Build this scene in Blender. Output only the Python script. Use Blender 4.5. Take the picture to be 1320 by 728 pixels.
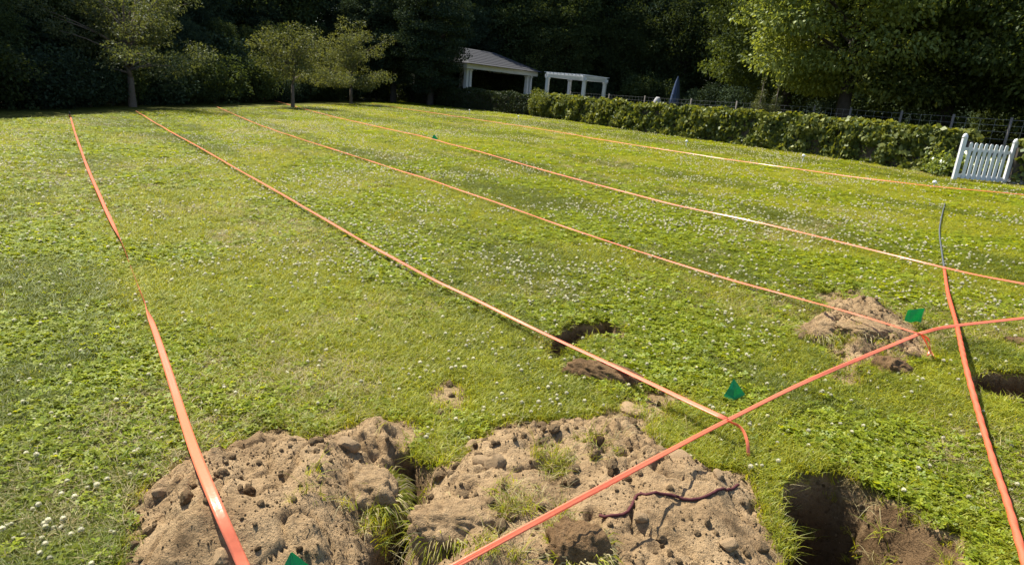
import bpy, math, random
import numpy as np
from mathutils import Vector, Matrix

R = math.radians
rng = np.random.default_rng(7)
random.seed(7)
scene = bpy.context.scene
for o in list(bpy.data.objects):
    bpy.data.objects.remove(o)
COL = scene.collection

# ------------------------------------------------------------------ camera
CAM_H, F_PX, PITCH, ROLL = 1.55, 860.0, R(16.35), R(5.0)
_r0 = Vector((1, 0, 0)); _u0 = Vector((0, math.sin(PITCH), math.cos(PITCH)))
FW = Vector((0, math.cos(PITCH), -math.sin(PITCH)))
RT = _r0 * math.cos(ROLL) + _u0 * math.sin(ROLL)
UP = _u0 * math.cos(ROLL) - _r0 * math.sin(ROLL)
cd = bpy.data.cameras.new('camera'); cam = bpy.data.objects.new('camera', cd); COL.objects.link(cam)
cd.sensor_fit = 'HORIZONTAL'; cd.sensor_width = 36.0; cd.lens = F_PX / 1320 * 36.0
cd.clip_start = 0.05; cd.clip_end = 2000
M4 = Matrix((RT, UP, -FW)).transposed().to_4x4(); M4.translation = (0, 0, CAM_H)
cam.matrix_world = M4
scene.camera = cam

# ------------------------------------------------------------------ light
SUN_AZ, SUN_EL = R(-46), R(54)          # azimuth from +Y towards +X
sdir = Vector((math.sin(SUN_AZ) * math.cos(SUN_EL), math.cos(SUN_AZ) * math.cos(SUN_EL), math.sin(SUN_EL)))
w = bpy.data.worlds.new('World'); scene.world = w; w.use_nodes = True
nt = w.node_tree; nt.nodes.clear()
sky = nt.nodes.new('ShaderNodeTexSky'); sky.sky_type = 'NISHITA'; sky.sun_disc = False
sky.sun_elevation = SUN_EL; sky.sun_rotation = SUN_AZ
bg = nt.nodes.new('ShaderNodeBackground'); bg.inputs[1].default_value = 0.095
wo = nt.nodes.new('ShaderNodeOutputWorld')
nt.links.new(sky.outputs[0], bg.inputs[0]); nt.links.new(bg.outputs[0], wo.inputs[0])
sl = bpy.data.lights.new('sun', 'SUN'); sl.energy = 5.0; sl.angle = R(0.5); sl.color = (1.0, 0.93, 0.80)
so = bpy.data.objects.new('sun', sl); COL.objects.link(so)
so.rotation_euler = sdir.to_track_quat('Z', 'Y').to_euler(); so.location = (-20, 30, 40)
scene.view_settings.view_transform = 'Standard'; scene.view_settings.look = 'None'
scene.view_settings.exposure = 1.2; scene.view_settings.gamma = 1.0
scene.view_settings.use_curve_mapping = False

# ------------------------------------------------------------------ helpers
def tag(o, label=None, cat=None, group=None, kind=None):
    if label: o['label'] = label
    if cat: o['category'] = cat
    if group: o['group'] = group
    if kind: o['kind'] = kind
    return o

def mesh_np(name, V, Fc, smooth=False):
    """V (n,3), Fc list of faces or (m,k) array"""
    me = bpy.data.meshes.new(name)
    if isinstance(Fc, np.ndarray):
        m, k = Fc.shape
        me.vertices.add(len(V)); me.vertices.foreach_set('co', np.asarray(V, np.float32).ravel())
        me.loops.add(m * k); me.loops.foreach_set('vertex_index', Fc.astype(np.int32).ravel())
        me.polygons.add(m)
        me.polygons.foreach_set('loop_start', np.arange(0, m * k, k, dtype=np.int32))
        me.update(calc_edges=True)
    else:
        me.from_pydata([tuple(v) for v in V], [], [tuple(f) for f in Fc]); me.update()
    if smooth:
        me.polygons.foreach_set('use_smooth', np.ones(len(me.polygons), bool))
    return me

def obj(name, me, mat=None, parent=None, loc=None, rot=None):
    o = bpy.data.objects.new(name, me); COL.objects.link(o)
    if mat and me and not me.materials: me.materials.append(mat)
    if parent: o.parent = parent
    if loc is not None: o.location = loc
    if rot is not None: o.rotation_euler = rot
    return o

def empty(name, loc, rz=0.0):
    o = bpy.data.objects.new(name, None); COL.objects.link(o)
    o.location = loc; o.rotation_euler = (0, 0, rz); o.empty_display_size = 0.1
    return o

def copy_tree(o, parent=None):
    c = o.copy(); COL.objects.link(c); c.parent = parent
    for ch in list(o.children): copy_tree(ch, c)
    return c

class MB:
    def __init__(s): s.V = []; s.F = []
    def box(s, c, size, rz=0.0, taper=1.0):
        i = len(s.V); cx, cy, cz = c; a, b, h = size[0] / 2, size[1] / 2, size[2] / 2
        cs, sn = math.cos(rz), math.sin(rz)
        for z, t in ((-h, 1), (h, taper)):
            for x, y in ((-a, -b), (a, -b), (a, b), (-a, b)):
                x *= t; y *= t
                s.V.append((cx + x * cs - y * sn, cy + x * sn + y * cs, cz + z))
        s.F += [(i, i + 3, i + 2, i + 1), (i + 4, i + 5, i + 6, i + 7)]
        for k in range(4):
            j = (k + 1) % 4; s.F.append((i + k, i + j, i + 4 + j, i + 4 + k))
    def beam(s, p0, p1, wd, ht):
        p0 = Vector(p0); p1 = Vector(p1); d = (p1 - p0).normalized()
        sd = d.cross(Vector((0, 0, 1)))
        sd = Vector((1, 0, 0)) if sd.length < 1e-4 else sd.normalized()
        up = sd.cross(d); i = len(s.V)
        for p in (p0, p1):
            for a, b in ((-1, -1), (1, -1), (1, 1), (-1, 1)):
                s.V.append(tuple(p + sd * a * wd / 2 + up * b * ht / 2))
        s.F += [(i, i + 1, i + 2, i + 3), (i + 7, i + 6, i + 5, i + 4)]
        for k in range(4):
            j = (k + 1) % 4; s.F.append((i + k, i + 4 + k, i + 4 + j, i + j))
    def tube(s, pts, rad, n=7, cap=True):
        pts = [Vector(p) for p in pts]; i0 = len(s.V); prev = None
        for k, p in enumerate(pts):
            d = (pts[min(k + 1, len(pts) - 1)] - pts[max(k - 1, 0)]).normalized()
            if prev is None:
                a = d.orthogonal().normalized()
            else:
                a = (prev - d * prev.dot(d)).normalized()
            prev = a; b = d.cross(a); r = rad[k] if hasattr(rad, '__len__') else rad
            for q in range(n):
                t = 2 * math.pi * q / n
                s.V.append(tuple(p + a * math.cos(t) * r + b * math.sin(t) * r))
        for k in range(len(pts) - 1):
            for q in range(n):
                u = i0 + k * n + q; v = i0 + k * n + (q + 1) % n
                s.F.append((u, v, v + n, u + n))
        if cap:
            s.F.append(tuple(i0 + q for q in range(n))[::-1])
            s.F.append(tuple(i0 + (len(pts) - 1) * n + q for q in range(n)))
    def build(s, name, mat, parent=None, smooth=False, loc=None):
        return obj(name, mesh_np(name, s.V, s.F, smooth), mat, parent, loc)

def hash2(ix, iy, s):
    h = (ix.astype(np.int64) * 374761393 + iy.astype(np.int64) * 668265263 + s * 974634777) & 0xFFFFFFFF
    h = ((h ^ (h >> 13)) * 1274126177) & 0xFFFFFFFF
    return ((h ^ (h >> 16)) & 0xFFFFFF) / float(0xFFFFFF)

def vn(x, y, s=0):
    ix = np.floor(x); iy = np.floor(y); fx = x - ix; fy = y - iy
    fx = fx * fx * (3 - 2 * fx); fy = fy * fy * (3 - 2 * fy)
    a = hash2(ix, iy, s); b = hash2(ix + 1, iy, s); c = hash2(ix, iy + 1, s); d = hash2(ix + 1, iy + 1, s)
    return (a * (1 - fx) + b * fx) * (1 - fy) + (c * (1 - fx) + d * fx) * fy

def fbm(x, y, s=0, o=4):
    t = 0; a = 0.5; f = 1.0
    for k in range(o):
        t = t + a * vn(x * f + 17.3 * k, y * f - 9.1 * k, s + k); a *= 0.5; f *= 2.03
    return t          # about 0..1, mean .47

def sst(a, b, x):
    t = np.clip((x - a) / (b - a), 0, 1); return t * t * (3 - 2 * t)

def ray(px, py):
    return (RT * ((px - 660) / F_PX) + UP * ((364 - py) / F_PX) + FW).normalized()

SL = 0.03                                   # the lawn falls gently to the left
def base_pt(px, py):
    d = ray(px, py); t = -CAM_H / (d.z - SL * d.x)
    return d.x * t, d.y * t

def sdpoly(x, y, P):
    """signed distance, positive inside"""
    best = np.full(x.shape, 1e9); ins = np.zeros(x.shape, bool); n = len(P)
    for i in range(n):
        ax, ay = P[i]; bx, by = P[(i + 1) % n]; ex, ey = bx - ax, by - ay
        t = np.clip(((x - ax) * ex + (y - ay) * ey) / (ex * ex + ey * ey + 1e-12), 0, 1)
        best = np.minimum(best, (x - ax - t * ex) ** 2 + (y - ay - t * ey) ** 2)
        c = ((ay > y) != (by > y)) & (x < ex * (y - ay) / (ey if abs(ey) > 1e-12 else 1e-12) + ax)
        ins ^= c
    d = np.sqrt(best); return np.where(ins, d, -d)

def WP(pp): return [base_pt(*p) for p in pp]

# outlines surveyed on the lawn plane
MOUND_L = WP([(120, 800), (140, 728), (155, 690), (168, 645), (215, 600), (280, 576), (345, 556), (400, 566), (440, 556), (470, 534), (520, 545), (540, 580), (524, 600), (516, 640), (508, 690), (500, 760), (495, 820)])
MOUND_C = WP([(512, 820), (514, 728), (522, 660), (546, 612), (600, 566), (640, 552), (700, 545), (790, 532), (835, 545), (850, 575), (900, 596), (960, 602), (988, 640), (1008, 690), (1015, 740), (1020, 820)])
MOUND_R = WP([(1035, 412), (1068, 386), (1110, 391), (1150, 402), (1180, 418), (1206, 448), (1196, 472), (1150, 470), (1120, 478), (1080, 466), (1042, 442)])
PIT_M = WP([(506, 590), (538, 578), (560, 608), (546, 640), (538, 700), (532, 820), (470, 820), (474, 740), (488, 690), (498, 640)])
HOLE_A = WP([(992, 642), (1022, 610), (1085, 604), (1128, 630), (1150, 672), (1122, 740), (1120, 860), (1030, 860), (1016, 720)])
HOLE_S = WP([(1080, 628), (1130, 640), (1192, 660), (1238, 705), (1265, 760), (1270, 860), (1090, 860), (1090, 700)])
HOLE_B = WP([(696, 462), (706, 434), (742, 417), (788, 415), (816, 434), (802, 441), (766, 437), (742, 450), (730, 464), (716, 473)])
HOLE_D = WP([(1236, 490), (1260, 474), (1300, 478), (1360, 486), (1360, 526), (1295, 518), (1250, 508)])
PATCHES = [WP([(560, 540), (562, 500), (585, 493), (602, 510), (596, 530), (575, 545)]),
           WP([(800, 540), (812, 512), (850, 505), (885, 520), (870, 540), (840, 548)]),
           WP([(1060, 470), (1090, 465), (1120, 492), (1085, 500)]),
           WP([(1050, 380), (1100, 376), (1110, 392), (1065, 396)])]
MOUNDS = [(MOUND_L, .15, .30, 1), (MOUND_C, .12, .28, 2), (MOUND_R, .11, .30, 3)]

def base_z(x, y):
    far = sst(8, 25, np.hypot(x, y))
    return SL * np.clip(x, -30, 30) + far * 0.12 * (fbm(x * .12 + 3, y * .12, 51, 2) - .38)

def near_mask(x, y): return (y < 9.5) & (y > -1) & (np.abs(x) < 8)

def fields(x, y):
    """height, dirt amount (above 1: pit loam with shade painted in), mound id"""
    x = np.atleast_1d(np.asarray(x, float)); y = np.atleast_1d(np.asarray(y, float))
    z = base_z(x, y); dirt = np.zeros_like(x); mid = np.zeros(x.shape, int)
    m = near_mask(x, y)
    if not m.any(): return z, dirt, mid
    X, Y = x[m], y[m]; zz = z[m]; dd = np.zeros_like(X); ii = np.zeros(X.shape, int)
    rag = (fbm(X * 7, Y * 7, 5, 4) - .45) * .24 + (vn(X * 40, Y * 40, 8) - .5) * .03
    big = fbm(X * 3.2, Y * 3.2, 11, 3); lump = fbm(X * 13, Y * 13, 21, 4); fine = fbm(X * 34, Y * 34, 31, 3)
    rgh = sst(.42, .58, fbm(X * 2.3 + 7, Y * 2.3, 151, 2) + .1)
    for P, A, wd, k in MOUNDS:
        s = sdpoly(X, Y, P)
        t = sst(0, wd, s)
        sr = s + rag
        dk = sst(-.015, .03, sr)
        zz += A * t * (.55 + .95 * big) 
        zz += sst(-.02, .1, s) * ((lump - .45) * (.045 + .06 * rgh) + (fine - .42) * (.022 + .042 * rgh))
        cr = np.abs(fbm(X * 5, Y * 5, 61 + k, 2) - .37)
        zz -= sst(0, .12, s) * .035 * (1 - sst(0, .035, cr))
        dd = np.maximum(dd, dk); ii = np.where(dk > .5, k, ii)
    for P in PATCHES:
        dd = np.maximum(dd, .85 * sst(-.06, .02, sdpoly(X, Y, P) + rag * 1.2))
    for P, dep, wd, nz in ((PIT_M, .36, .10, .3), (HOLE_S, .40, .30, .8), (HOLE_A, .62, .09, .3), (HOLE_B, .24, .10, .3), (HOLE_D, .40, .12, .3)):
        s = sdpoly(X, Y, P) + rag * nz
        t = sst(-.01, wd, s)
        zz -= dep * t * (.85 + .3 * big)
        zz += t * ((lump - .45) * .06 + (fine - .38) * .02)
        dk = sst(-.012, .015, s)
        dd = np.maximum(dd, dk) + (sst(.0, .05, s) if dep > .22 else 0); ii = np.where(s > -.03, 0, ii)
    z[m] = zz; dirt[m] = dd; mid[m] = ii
    return z, dirt, mid

def HZ(x, y): return float(fields([x], [y])[0][0])

def G(px, py, off=0.0, tmax=90.0):
    """point where the line of sight meets the terrain raised by off"""
    d = ray(px, py); C = Vector((0, 0, CAM_H))
    t = np.concatenate([np.linspace(.8, 12, 900), np.linspace(12.02, tmax, 1500)])
    x = d.x * t; y = d.y * t; z = CAM_H + d.z * t
    g = z - fields(x, y)[0] - off
    k = np.argmax(g <= 0)
    if g[k] > 0: k = len(t) - 1
    if k > 0:
        f = g[k - 1] / (g[k - 1] - g[k]) if g[k - 1] != g[k] else 0
        tt = t[k - 1] + (t[k] - t[k - 1]) * f
    else: tt = t[0]
    return C + d * float(tt)

def AT(px, dist_y, z=None):
    """ground point at depth dist_y in the column where px meets the horizon"""
    d = ray(px, 110 + .0875 * (px - 660)); x = d.x / d.y * dist_y
    return Vector((x, dist_y, HZ(x, dist_y) if z is None else z))

# ------------------------------------------------------------------ materials
def new_mat(name):
    m = bpy.data.materials.new(name); m.use_nodes = True
    n = m.node_tree.nodes; n.clear(); out = n.new('ShaderNodeOutputMaterial')
    return m, n, m.node_tree.links, out

def ramp(n, stops):
    r = n.new('ShaderNodeValToRGB'); e = r.color_ramp.elements
    while len(e) < len(stops): e.new(.5)
    for k, (p, c) in enumerate(stops):
        e[k].position = p; e[k].color = (*c, 1)
    return r

def noise(n, l, scale, detail=4, rough=.55, coord='Object'):
    tc = n.new('ShaderNodeTexCoord'); t = n.new('ShaderNodeTexNoise')
    t.inputs['Scale'].default_value = scale; t.inputs['Detail'].default_value = detail
    t.inputs['Roughness'].default_value = rough
    l.new(tc.outputs[coord], t.inputs['Vector']); return t

def mixc(n, l, fac, a, b, mode='MIX'):
    m = n.new('ShaderNodeMix'); m.data_type = 'RGBA'; m.blend_type = mode
    for s, v in ((m.inputs[0], fac), (m.inputs[6], a), (m.inputs[7], b)):
        if hasattr(v, 'is_output'): l.new(v, s)
        elif isinstance(v, (int, float)): s.default_value = v
        else: s.default_value = (*v, 1)
    return m.outputs[2]

def leaf_mat(name, c0, c1, trans=.45, rough=.5, gloss=.05, rnd=.25, tcol=None):
    m, n, l, out = new_mat(name)
    at = n.new('ShaderNodeAttribute'); at.attribute_name = 'tint'
    oi = n.new('ShaderNodeObjectInfo')
    col = mixc(n, l, at.outputs['Fac'], c0, c1)
    mp = n.new('ShaderNodeMapRange'); mp.inputs[3].default_value = 1 - rnd; mp.inputs[4].default_value = 1 + rnd
    l.new(oi.outputs['Random'], mp.inputs[0])
    hv = n.new('ShaderNodeHueSaturation'); l.new(col, hv.inputs['Color']); l.new(mp.outputs[0], hv.inputs['Value'])
    d = n.new('ShaderNodeBsdfDiffuse'); l.new(hv.outputs[0], d.inputs[0])
    t = n.new('ShaderNodeBsdfTranslucent')
    tc = mixc(n, l, 1.0, hv.outputs[0], tcol or (1.5, 1.35, .5), 'MULTIPLY'); l.new(tc, t.inputs[0])
    g = n.new('ShaderNodeBsdfGlossy'); g.inputs['Roughness'].default_value = rough; g.inputs[0].default_value = (.9, .95, .9, 1)
    a = n.new('ShaderNodeMixShader'); a.inputs[0].default_value = trans; l.new(d.outputs[0], a.inputs[1]); l.new(t.outputs[0], a.inputs[2])
    b = n.new('ShaderNodeMixShader'); b.inputs[0].default_value = gloss; l.new(a.outputs[0], b.inputs[1]); l.new(g.outputs[0], b.inputs[2])
    l.new(b.outputs[0], out.inputs[0]); return m

def simple(name, col, rough=.6, spec=.4, nscale=8, namp=.2, bump=0.0, bscale=60, metallic=0):
    m, n, l, out = new_mat(name); p = n.new('ShaderNodeBsdfPrincipled')
    t = noise(n, l, nscale); c0 = [c * (1 - namp) for c in col]; c1 = [min(1, c * (1 + namp)) for c in col]
    l.new(mixc(n, l, t.outputs[0], c0, c1), p.inputs['Base Color'])
    p.inputs['Roughness'].default_value = rough; p.inputs['Specular IOR Level'].default_value = spec
    p.inputs['Metallic'].default_value = metallic
    if bump:
        b = n.new('ShaderNodeBump'); b.inputs['Strength'].default_value = bump; b.inputs['Distance'].default_value = .01
        t2 = noise(n, l, bscale, 5); l.new(t2.outputs[0], b.inputs['Height']); l.new(b.outputs[0], p.inputs['Normal'])
    l.new(p.outputs[0], out.inputs[0]); return m

def dirt_nodes(n, l):
    """colour socket, bump socket of sandy soil"""
    a = noise(n, l, 4.2, 7, .70); b = noise(n, l, 38, 5, .7); c = noise(n, l, 190, 3, .7)
    r1 = ramp(n, [(.30, (.150, .098, .052)), (.45, (.300, .208, .114)), (.66, (.400, .288, .166))]); l.new(a.outputs[0], r1.inputs[0])
    r2 = ramp(n, [(.28, (.45, .42, .40)), (.48, (1, 1, 1)), (.75, (1.15, 1.12, 1.08))]); l.new(b.outputs[0], r2.inputs[0])
    r3 = ramp(n, [(.30, (.6, .58, .56)), (.5, (1, 1, 1))]); l.new(c.outputs[0], r3.inputs[0])
    col = mixc(n, l, 1.0, r1.outputs[0], r2.outputs[0], 'MULTIPLY'); col = mixc(n, l, .8, col, r3.outputs[0], 'MULTIPLY')
    ad = n.new('ShaderNodeMath'); ad.operation = 'MULTIPLY_ADD'; ad.inputs[1].default_value = .35
    l.new(c.outputs[0], ad.inputs[0]); l.new(b.outputs[0], ad.inputs[2])
    bp = n.new('ShaderNodeBump'); bp.inputs['Strength'].default_value = .9; bp.inputs['Distance'].default_value = .03
    l.new(ad.outputs[0], bp.inputs['Height'])
    return col, bp.outputs[0]

def make_dirt(name, tint=(1, 1, 1)):
    m, n, l, out = new_mat(name); p = n.new('ShaderNodeBsdfPrincipled')
    c, b = dirt_nodes(n, l); c = mixc(n, l, 1.0, c, tint, 'MULTIPLY')
    l.new(c, p.inputs['Base Color']); l.new(b, p.inputs['Normal'])
    p.inputs['Roughness'].default_value = .95; p.inputs['Specular IOR Level'].default_value = .1
    l.new(p.outputs[0], out.inputs[0]); return m

M_dirt = make_dirt('sandy_soil')
M_topsoil = make_dirt('dark_topsoil', (.55, .50, .46))
# lawn ground: thatch and short grass, bare soil where the turf is gone
M_ground, n, l, out = new_mat('lawn_ground'); p = n.new('ShaderNodeBsdfPrincipled')
t1 = noise(n, l, .35, 5, .6); t2 = noise(n, l, 3.2, 5, .65); t3 = noise(n, l, 55, 4, .7)
r1 = ramp(n, [(.33, (.066, .074, .012)), (.52, (.092, .096, .014)), (.70, (.125, .112, .022))]); l.new(t1.outputs[0], r1.inputs[0])
r2 = ramp(n, [(.3, (.62, .66, .6)), (.55, (1, 1, 1)), (.75, (1.2, 1.12, 1.0))]); l.new(t2.outputs[0], r2.inputs[0])
r3 = ramp(n, [(.3, (.45, .45, .45)), (.6, (1.1, 1.1, 1.1))]); l.new(t3.outputs[0], r3.inputs[0])
gc = mixc(n, l, 1, r1.outputs[0], r2.outputs[0], 'MULTIPLY'); gc = mixc(n, l, .8, gc, r3.outputs[0], 'MULTIPLY')
dc, db = dirt_nodes(n, l)
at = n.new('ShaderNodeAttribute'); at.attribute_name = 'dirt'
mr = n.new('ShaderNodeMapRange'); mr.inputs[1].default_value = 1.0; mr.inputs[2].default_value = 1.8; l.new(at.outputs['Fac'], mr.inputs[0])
dc = mixc(n, l, mr.outputs[0], dc, mixc(n, l, 1.0, dc, (.42, .38, .35), 'MULTIPLY'))  # pit soil darkened: loam tone and painted-in shade together
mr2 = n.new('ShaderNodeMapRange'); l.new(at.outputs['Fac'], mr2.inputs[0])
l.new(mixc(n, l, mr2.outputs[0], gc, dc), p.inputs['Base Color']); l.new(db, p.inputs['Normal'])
p.inputs['Roughness'].default_value = .95; p.inputs['Specular IOR Level'].default_value = .1
l.new(p.outputs[0], out.inputs[0])

M_grass = leaf_mat('grass_blades', (.165, .220, .012), (.365, .360, .030), .50, .5, .02, .25, (1.5, 1.3, .4))
M_grass_deep = leaf_mat('deep_green_grass', (.095, .135, .012), (.190, .205, .024), .48, .5, .02, .25, (1.5, 1.3, .4))
M_straw = leaf_mat('dry_grass', (.30, .25, .11), (.45, .38, .19), .35, .6, .03, .2, (1.1, 1.0, .7))
M_clover = leaf_mat('clover_leaves', (.145, .205, .012), (.280, .310, .020), .50, .5, .015, .3, (1.6, 1.4, .3))
M_flower = leaf_mat('clover_blossom', (.58, .54, .39), (.84, .82, .70), .35, .7, .0, .1, (1, 1, .9))
M_wood_leaf = leaf_mat('woodland_leaves', (.032, .048, .020), (.062, .084, .030), .30, .6, .006, .25)
M_pine = leaf_mat('evergreen_leaves', (.024, .040, .025), (.046, .068, .034), .15, .6, .006, .2)
M_lefttree = leaf_mat('small_tree_leaves', (.070, .088, .036), (.145, .162, .062), .38, .5, .015, .15)
M_spread = leaf_mat('spreading_tree_leaves', (.045, .060, .030), (.110, .128, .055), .35, .5, .015, .15)
M_maple_lit = leaf_mat('sunlit_maple_leaves', (.095, .130, .036), (.220, .260, .075), .42, .5, .015, .15)  # lit copy: sunlight brightening put into the leaf colour
M_maple_shade = leaf_mat('shaded_maple_leaves', (.042, .062, .019), (.086, .112, .030), .34, .5, .01, .15)  # shaded copy of the maple leaves, shade put into the colour
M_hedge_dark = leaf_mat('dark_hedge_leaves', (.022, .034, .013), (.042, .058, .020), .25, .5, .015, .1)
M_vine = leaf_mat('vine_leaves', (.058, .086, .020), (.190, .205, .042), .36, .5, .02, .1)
M_conifer = leaf_mat('young_conifer', (.07, .09, .035), (.12, .13, .05), .25, .5, .03, .1)
M_gplant = leaf_mat('garden_plant_leaves', (.10, .15, .03), (.2, .24, .05), .4, .4, .05, .2)
M_bark = simple('bark', (.13, .105, .085), .9, .1, 12, .4, .8, 25)
M_bark_dark = simple('dark_bark', (.06, .05, .042), .95, .1, 10, .4, .8, 20)
M_white = simple('white_paint', (.60, .62, .65), .5, .4, 6, .08, .15, 40)
M_roof = simple('grey_shingles', (.055, .057, .064), .9, .1, 20, .25, .5, 60)
M_postwood = simple('weathered_post', (.15, .135, .12), .9, .15, 15, .3, .5, 40)
M_wire = simple('galvanised_wire', (.30, .31, .32), .5, .5, 20, .2, metallic=.6)
M_stone = simple('tan_stone', (.35, .245, .140), .9, .12, 18, .35, .8, 40)
M_greystone = simple('grey_stone', (.26, .25, .23), .9, .2, 6, .35, .7, 20)
M_umbrella = simple('blue_canvas', (.045, .07, .14), .8, .2, 10, .2)
M_statue = simple('grey_concrete', (.36, .36, .36), .9, .2, 10, .2, .4, 30)
M_tape_shaded = simple('dark_grey_shaded_tape', (.07, .08, .085), .7, .3, 30, .2)
M_wirestake = simple('wire_stake', (.25, .25, .26), .4, .5, 30, .1, metallic=.8)
M_mulch = simple('red_brown_mulch', (.16, .085, .06), .95, .1, 20, .4, .8, 30)
M_dark_stake = simple('dark_stake', (.03, .03, .035), .7, .3, 20, .2)
M_whiteplastic = simple('white_plastic', (.78, .78, .76), .5, .4, 20, .05)

def tape_mat(name, c, tr):
    m, n, l, out = new_mat(name)
    t = noise(n, l, 6, 4); col = mixc(n, l, t.outputs[0], [x * .88 for x in c], [min(1, x * 1.1) for x in c])
    p = n.new('ShaderNodeBsdfPrincipled'); l.new(col, p.inputs['Base Color'])
    p.inputs['Roughness'].default_value = .33; p.inputs['Specular IOR Level'].default_value = .55
    b = n.new('ShaderNodeBump'); b.inputs['Strength'].default_value = .35; b.inputs['Distance'].default_value = .004
    t2 = noise(n, l, 45, 3); l.new(t2.outputs[0], b.inputs['Height']); l.new(b.outputs[0], p.inputs['Normal'])
    ts = n.new('ShaderNodeBsdfTranslucent'); l.new(col, ts.inputs[0])
    mx = n.new('ShaderNodeMixShader'); mx.inputs[0].default_value = tr
    l.new(p.outputs[0], mx.inputs[1]); l.new(ts.outputs[0], mx.inputs[2]); l.new(mx.outputs[0], out.inputs[0]); return m
M_tape = tape_mat('orange_tape', (.90, .27, .145), .40)
M_tape_red = tape_mat('red_orange_tape', (.78, .17, .085), .3)
M_flag = tape_mat('green_flag', (.015, .42, .17), .62)
M_flagmark = simple('flag_print', (.004, .10, .035), .5, .4)

# ------------------------------------------------------------------ ground with mounds and pits
def axis(lo, hi, step, out_lo, out_hi, g):
    a = list(np.arange(lo, hi, step)); s = step
    while a[-1] < out_hi: s *= g; a.append(a[-1] + s)
    s = step
    while a[0] > out_lo: s *= g; a.insert(0, a[0] - s)
    return np.array(a)
gx = axis(-2.3, 3.5, .0125, -400, 400, 1.09); gy = axis(1.3, 5.7, .0125, -60, 600, 1.09)
XX, YY = np.meshgrid(gx, gy); sh = XX.shape
Z, D, MI = fields(XX.ravel(), YY.ravel())
VV = np.stack([XX.ravel(), YY.ravel(), Z], 1)
ids = np.arange(XX.size).reshape(sh)
Q = np.stack([ids[:-1, :-1].ravel(), ids[:-1, 1:].ravel(), ids[1:, 1:].ravel(), ids[1:, :-1].ravel()], 1)
fm = MI[Q].max(1)
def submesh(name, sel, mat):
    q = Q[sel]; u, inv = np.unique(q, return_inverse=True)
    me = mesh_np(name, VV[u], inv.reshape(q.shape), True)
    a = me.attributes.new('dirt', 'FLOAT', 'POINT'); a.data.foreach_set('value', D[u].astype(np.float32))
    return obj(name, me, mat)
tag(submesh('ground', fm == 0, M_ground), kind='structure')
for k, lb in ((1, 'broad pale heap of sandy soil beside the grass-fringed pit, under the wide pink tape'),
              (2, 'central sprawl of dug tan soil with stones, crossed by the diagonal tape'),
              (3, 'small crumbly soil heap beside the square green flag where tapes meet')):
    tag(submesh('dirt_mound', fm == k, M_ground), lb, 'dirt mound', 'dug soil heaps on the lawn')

# ------------------------------------------------------------------ scatter machinery (ground cover)
def scatter(name, pts, rot, scl, idx, protos, kind='stuff'):
    me = bpy.data.meshes.new(name); me.vertices.add(len(pts)); me.vertices.foreach_set('co', np.asarray(pts, np.float32).ravel())
    a = me.attributes.new('rot', 'FLOAT_VECTOR', 'POINT'); a.data.foreach_set('vector', np.asarray(rot, np.float32).ravel())
    scl = np.asarray(scl, np.float32); scl = np.repeat(scl[:, None], 3, 1) if scl.ndim == 1 else scl
    a = me.attributes.new('scl', 'FLOAT_VECTOR', 'POINT'); a.data.foreach_set('vector', scl.ravel())
    a = me.attributes.new('idx', 'INT', 'POINT'); a.data.foreach_set('value', np.asarray(idx, np.int32))
    o = obj(name, me)
    c = bpy.data.collections.new(name + '_pieces')
    for k, p in enumerate(protos):
        q = bpy.data.objects.new('%s_piece_%02d' % (name, k), p); c.objects.link(q)
    ng = bpy.data.node_groups.new(name + '_scatter', 'GeometryNodeTree')
    ng.interface.new_socket('Geometry', in_out='INPUT', socket_type='NodeSocketGeometry')
    ng.interface.new_socket('Geometry', in_out='OUTPUT', socket_type='NodeSocketGeometry')
    N, L = ng.nodes, ng.links
    gi = N.new('NodeGroupInput'); go = N.new('NodeGroupOutput'); ip = N.new('GeometryNodeInstanceOnPoints')
    ci = N.new('GeometryNodeCollectionInfo'); ci.inputs[0].default_value = c
    ci.inputs['Separate Children'].default_value = True; ci.inputs['Reset Children'].default_value = True
    def na(nm, ty):
        q = N.new('GeometryNodeInputNamedAttribute'); q.data_type = ty; q.inputs[0].default_value = nm
        return q.outputs[0]
    L.new(gi.outputs[0], ip.inputs['Points']); L.new(ci.outputs[0], ip.inputs['Instance'])
    ip.inputs['Pick Instance'].default_value = True
    L.new(na('idx', 'INT'), ip.inputs['Instance Index']); L.new(na('rot', 'FLOAT_VECTOR'), ip.inputs['Rotation'])
    L.new(na('scl', 'FLOAT_VECTOR'), ip.inputs['Scale']); L.new(ip.outputs[0], go.inputs[0])
    md = o.modifiers.new('scatter', 'NODES'); md.node_group = ng
    tag(o, kind=kind); return o

def tint_mesh(name, V, Fq, tint, mat):
    me = mesh_np(name, V, Fq, False)
    a = me.attributes.new('tint', 'FLOAT', 'POINT'); a.data.foreach_set('value', np.asarray(tint, np.float32))
    me.materials.append(mat); return me

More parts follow.
